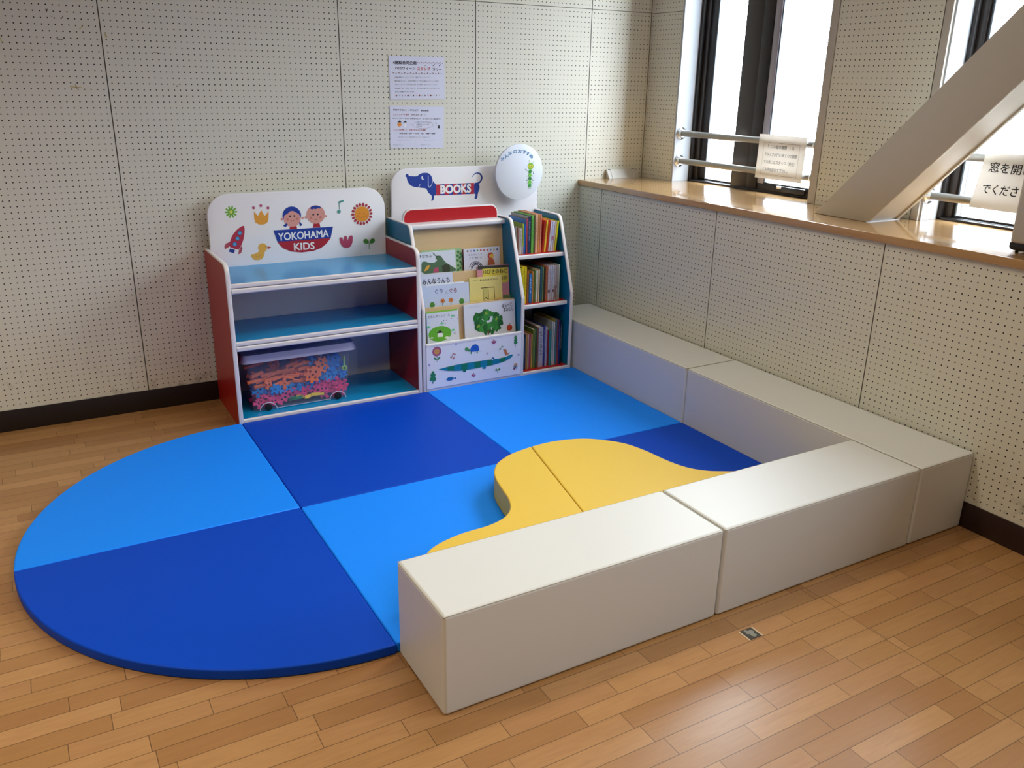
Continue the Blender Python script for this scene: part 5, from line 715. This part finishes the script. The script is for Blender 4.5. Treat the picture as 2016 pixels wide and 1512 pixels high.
m = MB(); m.box(0.522, 0.530, 1.000, 1.006, 0.212, 0.262, mat('a6e070', 0.4), 0.001)
m.prism([(0.526+0.014*c, 0.200+0.014*s_) for c, s_ in _arc(20)], 1, 0.9995, 1.006, mat('a6e070', 0.4), 0.001); m.prism([(0.526+0.006*c, 0.200+0.006*s_) for c, s_ in _arc(16)], 1, 0.9990, 0.9995, mat('1f5a5a', 0.5))
tag(m.build('toy_key', loc=(0.526, 1.003, 0.186)), 'lime green ring-ended toy stick at the right end of the tub', 'toy')

# ================================================================ PAPERS ON THE WALL
PAPER = mat('d9dcf0', 0.6, name='white_paper')
def sheet(name, label, x0, x1, z0, z1, art, tilt=0.0, cat='poster'):
    cx, cz = (x0+x1)/2, (z0+z1)/2; n = 8; m = MB(); vs = []; W_, H_ = x1-x0, z1-z0
    U = Vector((math.cos(tilt), 0, math.sin(tilt))); V = Vector((-math.sin(tilt), 0, math.cos(tilt))); O = Vector((cx, YB-0.0022, cz))-U*W_/2-V*H_/2
    m2 = bmesh.new()
    A = [(O+V*H_)[:], (O+U*W_+V*H_)[:], (O+U*W_)[:], O[:]]
    m.add(A+[(x, y+0.0003, z) for x, y, z in A], [(3, 2, 1, 0), (4, 5, 6, 7), (0, 1, 5, 4), (1, 2, 6, 5), (2, 3, 7, 6), (3, 0, 4, 7)], PAPER); m2.free()
    m.art(art, O, U, V, (0, -1, 0), 0.0002); return tag(m.build(name, loc=tuple(O), smooth=0), label, cat, 'event notices on the wall')
W_, H_ = 0.303, 0.206; D_ = '1e1b38'; R_ = 'b03038'; G_ = '6a6878'
def T(c, s_, x, y, w, h, b=0): return ('t', c, s_, x*W_, H_-y*H_, w*W_, h*H_, 0, b)
def rowd(y, x0, x1, n, cs, r=0.0022): return [('o', cs[i % len(cs)], (x0+(x1-x0)*i/(n-1))*W_, H_-(y+0.012*(i % 2))*H_, r, r, 0) for i in range(n)]
P1 = [T(D_, '4施設合同企画', .07, .19, .42, .085, 3), T('2a2030', 'ハロウィーン', .10, .31, .37, .07, 3), T(R_, 'スタンプ', .50, .32, .24, .075, 3), T('2a2030', 'ラリー', .78, .33, .17, .07, 3)]
P1 += [('s', '8a4a58', 0.0008, [(0.50*W_, H_-.145*H_), (0.97*W_, H_-.15*H_)]), ('s', '8a6a78', 0.0006, [(0.07*W_, H_-.385*H_), (0.95*W_, H_-.40*H_)])]
P1 += rowd(.14, .51, .97, 14, ('8a2838', '40202c')); P1 += rowd(.385, .07, .94, 18, ('6a2838', '40202c', '503048'), 0.0025)
P1 += [T(G_, '大綱中学校コミュニティハウス、菊名コミュニティハウス、', .09, .50, .66, .032), T(G_, '菊名地区センター、大豆戸地域ケアプラザの4館のうちどこかの館で', .09, .585, .80, .032), T(G_, 'スタンプカード（10月16日（水）から配布）をもらってください。', .09, .665, .78, .032), T(G_, '10月20日（日）～27日（日）に、それぞれの館でカードにスタンプを', .09, .755, .81, .032), T(G_, '押すと お菓子がもらえます。', .09, .835, .36, .032)]
for i in range(16):
    x, y = (.11+.052*i)*W_, H_-.905*H_; c = ('a05030', '6098a0', '38343c', 'b04860', '7a3c2c', 'a8b088', '3c3444', 'c8a878')[i % 8]
    P1.append(('o', c, x, y, .0045 if i % 4 == 0 else .0022, .0042, 0) if i % 2 == 0 else ('s', c, .0018, [(x-.003, y+.003), (x+.003, y-.003)]))
P1 += [('s', '20203c', .003, [(.79*W_, H_-.215*H_), (.82*W_, H_-.18*H_)]), ('s', '20203c', .003, [(.90*W_, H_-.215*H_), (.93*W_, H_-.18*H_)]), ('s', '5a6878', .002, [(.63*W_, H_-.21*H_), (.645*W_, H_-.22*H_), (.655*W_, H_-.20*H_)])]
H_ = 0.208
P2 = [T('30254a', '参加できる人：小学生以下', .06, .12, .46, .045, 2), T('30254a', '参加無料', .56, .125, .15, .045, 2), T(R_, 'スタンプカード配布', .06, .225, .29, .042, 1), T('5a3848', '10月16日（水）～', .39, .225, .27, .042, 1), T('26223c', '※スタンプカードはひとり1枚もらえます（なくなりしだい配布終了）', .05, .31, .88, .032, 1),
      T(R_, 'スタンプを押して、お菓子がもらえる期間', .06, .585, .59, .042, 1), T('30305a', '10月20日（日）～27日（日）10時～16時', .17, .665, .66, .042, 2), T('9a98a8', '10月21日（月）は菊名地区センターがお休みです', .14, .75, .60, .028),
      T('8c8a9a', '大綱中学校コミュニティハウス', .13, .82, .25, .02), T('8c8a9a', '菊名コミュニティハウス', .62, .82, .20, .02), T('8c8a9a', '菊名地区センター', .05, .93, .20, .02), T('8c8a9a', '大豆戸地域ケアプラザ', .55, .93, .18, .02),
      T('4a4860', 'スタンプがひとつだけでも', .48, .395, .28, .026, 0), T('4a4860', 'お菓子は もらえます', .48, .44, .24, .026, 0), T('4a4860', 'もらえるよ', .48, .485, .10, .026, 0)]
P2 += [('o', 'e08a30', .17*W_, H_-.44*H_, .0115, .0095, 0), ('p', '201c24', [(.13*W_, H_-.39*H_), (.21*W_, H_-.39*H_), (.18*W_, H_-.335*H_)]), ('o', 'e8eaf4', .275*W_, H_-.455*H_, .008, .010, 0), ('p', '201c24', [(.235*W_, H_-.395*H_), (.305*W_, H_-.385*H_), (.28*W_, H_-.345*H_)]),
       ('s', '484a60', .0006, [((.60+.19*math.cos(a))*W_, H_-(.44-.085*math.sin(a))*H_) for a in [2*PI*i/24 for i in range(25)]]), ('s', '484a60', .0006, [(.34*W_, H_-.445*H_), (.42*W_, H_-.44*H_)]), ('p', '23202c', [(.88*W_, H_-.52*H_), (.89*W_, H_-.44*H_), (.91*W_, H_-.45*H_), (.92*W_, H_-.52*H_)]), ('s', '40485c', .0016, [(.84*W_, H_-.37*H_), (.855*W_, H_-.41*H_)])]
sheet('notice', 'white landscape notice with a halloween heading, the upper one on the wall', 0.9625, 1.2655, 1.4405, 1.6465, P1, 0.012)
sheet('notice', 'white landscape notice with a pumpkin drawing, the lower one on the wall', 0.9575, 1.2585, 1.2005, 1.4085, P2, -0.018)

# ================================================================ HANDRAILS AND SIGNS AT THE WINDOWS
PIPE = mat('8f8c87', 0.35, 0.6, name='brushed_metal'); CHROME = mat('d8d8d8', 0.15, 0.9, name='chrome')
def rail(a, b, z, label):
    r = thing('handrail', label, 'handrail', (2.622, (a+b)/2, z-0.019), 'metal rails across the windows')
    m = MB(); m.tube([(2.622, a-0.009, z), (2.622, b+0.009, z)], 0.0165, PIPE, 20); m.build('pipe', r)
    for y, s_ in ((a-0.0085, -1), (b+0.0085, 1)):
        f = MB(); f.tube([(2.622, y, z), (2.622, y+s_*0.005, z), (2.622, y+s_*0.010, z), (2.622, y+s_*0.022, z)], [0.036, 0.034, 0.024, 0.021], CHROME, 24); f.build('wall_flange', r)
rail(*WINS[0], 1.271, 'upper metal handrail across the left window'); rail(*WINS[0], 1.119, 'lower metal handrail across the left window')
rail(*WINS[1], 1.278, 'upper metal handrail across the right window, behind the brace'); rail(*WINS[1], 1.108, 'lower metal handrail across the right window, behind the brace')
def hung(label, y0, y1, z0, z1, x, art_fn, curl, drape=0.0, bend=None):
    """sheet hung over the rail; y0 > y1 (left to right as seen)"""
    n = 14; vs = []; W2 = y0-y1
    def P(u, v): # u 0..W (left to right), v 0..H up
        t = v/(z1-z0); xx = x - curl*(1-t)**2 + (0.002*math.sin(u*40)) - (bend(u/W2, t) if bend else 0); yy = y0-u+(drape*(1-t)*(1-u/W2))
        return Vector((xx, yy, z0+v))
    m = MB(); N_ = 12
    for s_, off in ((1, 0.0), (-1, 0.0005)):
        vs = [(P(W2*i/N_, (z1-z0)*j/N_)+Vector((off, 0, 0)))[:] for j in range(N_+1) for i in range(N_+1)]
        fs = [(j*(N_+1)+i, j*(N_+1)+i+1, (j+1)*(N_+1)+i+1, (j+1)*(N_+1)+i) for j in range(N_) for i in range(N_)]
        m.add(vs, fs, SIGNP)
    for c, txt, u, v, w, h, b in art_fn:
        tv, tf = text2d(txt, b); X0 = min(p[0] for p in tv); X1 = max(p[0] for p in tv); Y0_ = min(p[1] for p in tv); Y1_ = max(p[1] for p in tv)
        m.add([(P(u+(p[0]-X0)/(X1-X0)*w, v+(p[1]-Y0_)/(Y1_-Y0_)*h)+Vector((-0.0012, 0, 0)))[:] for p in tv], tf, mat(c, 0.6))
    return m, P
m0 = see_through('translucent_paper', 'efece6', 0.10, 0.6); SIGNP = m0
tr = m0.node_tree.nodes; tl = tr.new('ShaderNodeBsdfTranslucent'); tl.inputs[0].default_value = (0.9, 0.88, 0.84, 1)
ms_ = tr.new('ShaderNodeMixShader'); ms_.inputs[0].default_value = 0.14; out = tr['Material Output']; prev = out.inputs[0].links[0].from_socket
m0.node_tree.links.new(prev, ms_.inputs[1]); m0.node_tree.links.new(tl.outputs[0], ms_.inputs[2]); m0.node_tree.links.new(ms_.outputs[0], out.inputs[0])
k_ = '2a2420'
m, P = hung('', 0.468, 0.158, 1.088, 1.304, 2.601, [(k_, '「　この窓の開閉　」は', .065, .150, .175, .018, 1), (k_, 'スタッフが行いますので開閉', .048, .112, .215, .018, 0), (k_, 'する際にはスタッフ（受付）', .048, .075, .205, .018, 0), (k_, 'にお声を掛けて下さい。', .048, .038, .165, .018, 0)], 0.004)
for a, b_ in (((.035, .178), (.275, .178)), ((.275, .178), (.275, .022)), ((.275, .022), (.035, .022)), ((.035, .022), (.035, .178))):
    p, q = P(*a)+Vector((-.0012, 0, 0)), P(*b_)+Vector((-.0012, 0, 0)); m.tube([p, q], 0.0005, mat('6a6058', 0.6), 4)
tag(m.build('window_sign', loc=(2.60, 0.31, 1.09), smooth=60), 'white notice with four lines of text hung on the left window handrails', 'sign')
m, P = hung('', -0.748, -1.115, 1.088, 1.303, 2.600, [('1c1a1c', '窓を開けない', .030, .140, .262, .040, 1), ('1c1a1c', 'でください', .028, .058, .180, .038, 1)], 0.016, 0.02)
tag(m.build('window_sign', loc=(2.60, -0.91, 1.08), smooth=60), 'white notice with two lines of large text hung on the right window handrails', 'sign')

# leaning white holder in the far corner of the sill
m = MB(); HW = mat('c9c6bf', 0.4)
m.prism([(1.350, 1.0035), (1.380, 1.0035), (1.388, 1.050), (1.380, 1.0535)], 0, 2.318, 2.520, HW, 0.001, 1)
for x0, x1 in ((2.312, 2.322), (2.338, 2.344), (2.492, 2.498), (2.514, 2.524)): m.prism([(1.346, 1.0035), (1.378, 1.0035), (1.386, 1.052), (1.378, 1.0555)], 0, x0, x1, HW, 0.001, 1)
for x0 in (2.324, 2.500): m.box(x0, x0+0.012, 1.376, 1.383, 1.0525, 1.0555, mat('1a1818', 0.5))
tag(m.build('card_holder', loc=(2.42, 1.367, 1.0035)), 'small white plastic holder leaning in the far corner of the windowsill', 'holder')
# white appliance at the right edge
r = thing('air_purifier', 'white box-shaped appliance with a black rounded base at the right edge of the windowsill', 'appliance', (2.36, -1.33, 1.0035))
m = MB(); m.box(2.222, 2.50, -1.53, -1.128, 1.034, 1.52, mat('b9b5ad', 0.35), 0.012, 3); m.build('housing', r)
m = MB(); m.prism(round_poly([(-1.128, 1.038), (-1.128, 1.012), (-1.53, 1.012), (-1.53, 1.038)], [0, 0.016, 0.016, 0]), 0, 2.224, 2.498, mat('121114', 0.35), 0.004, 2); m.build('base', r)
for fx in (2.240, 2.48):
    for fy in (-1.152, -1.51): m = MB(); m.tube([(fx, fy, 1.0035), (fx, fy, 1.014)], 0.0055, mat('141414', 0.6), 12); m.build('foot', r)
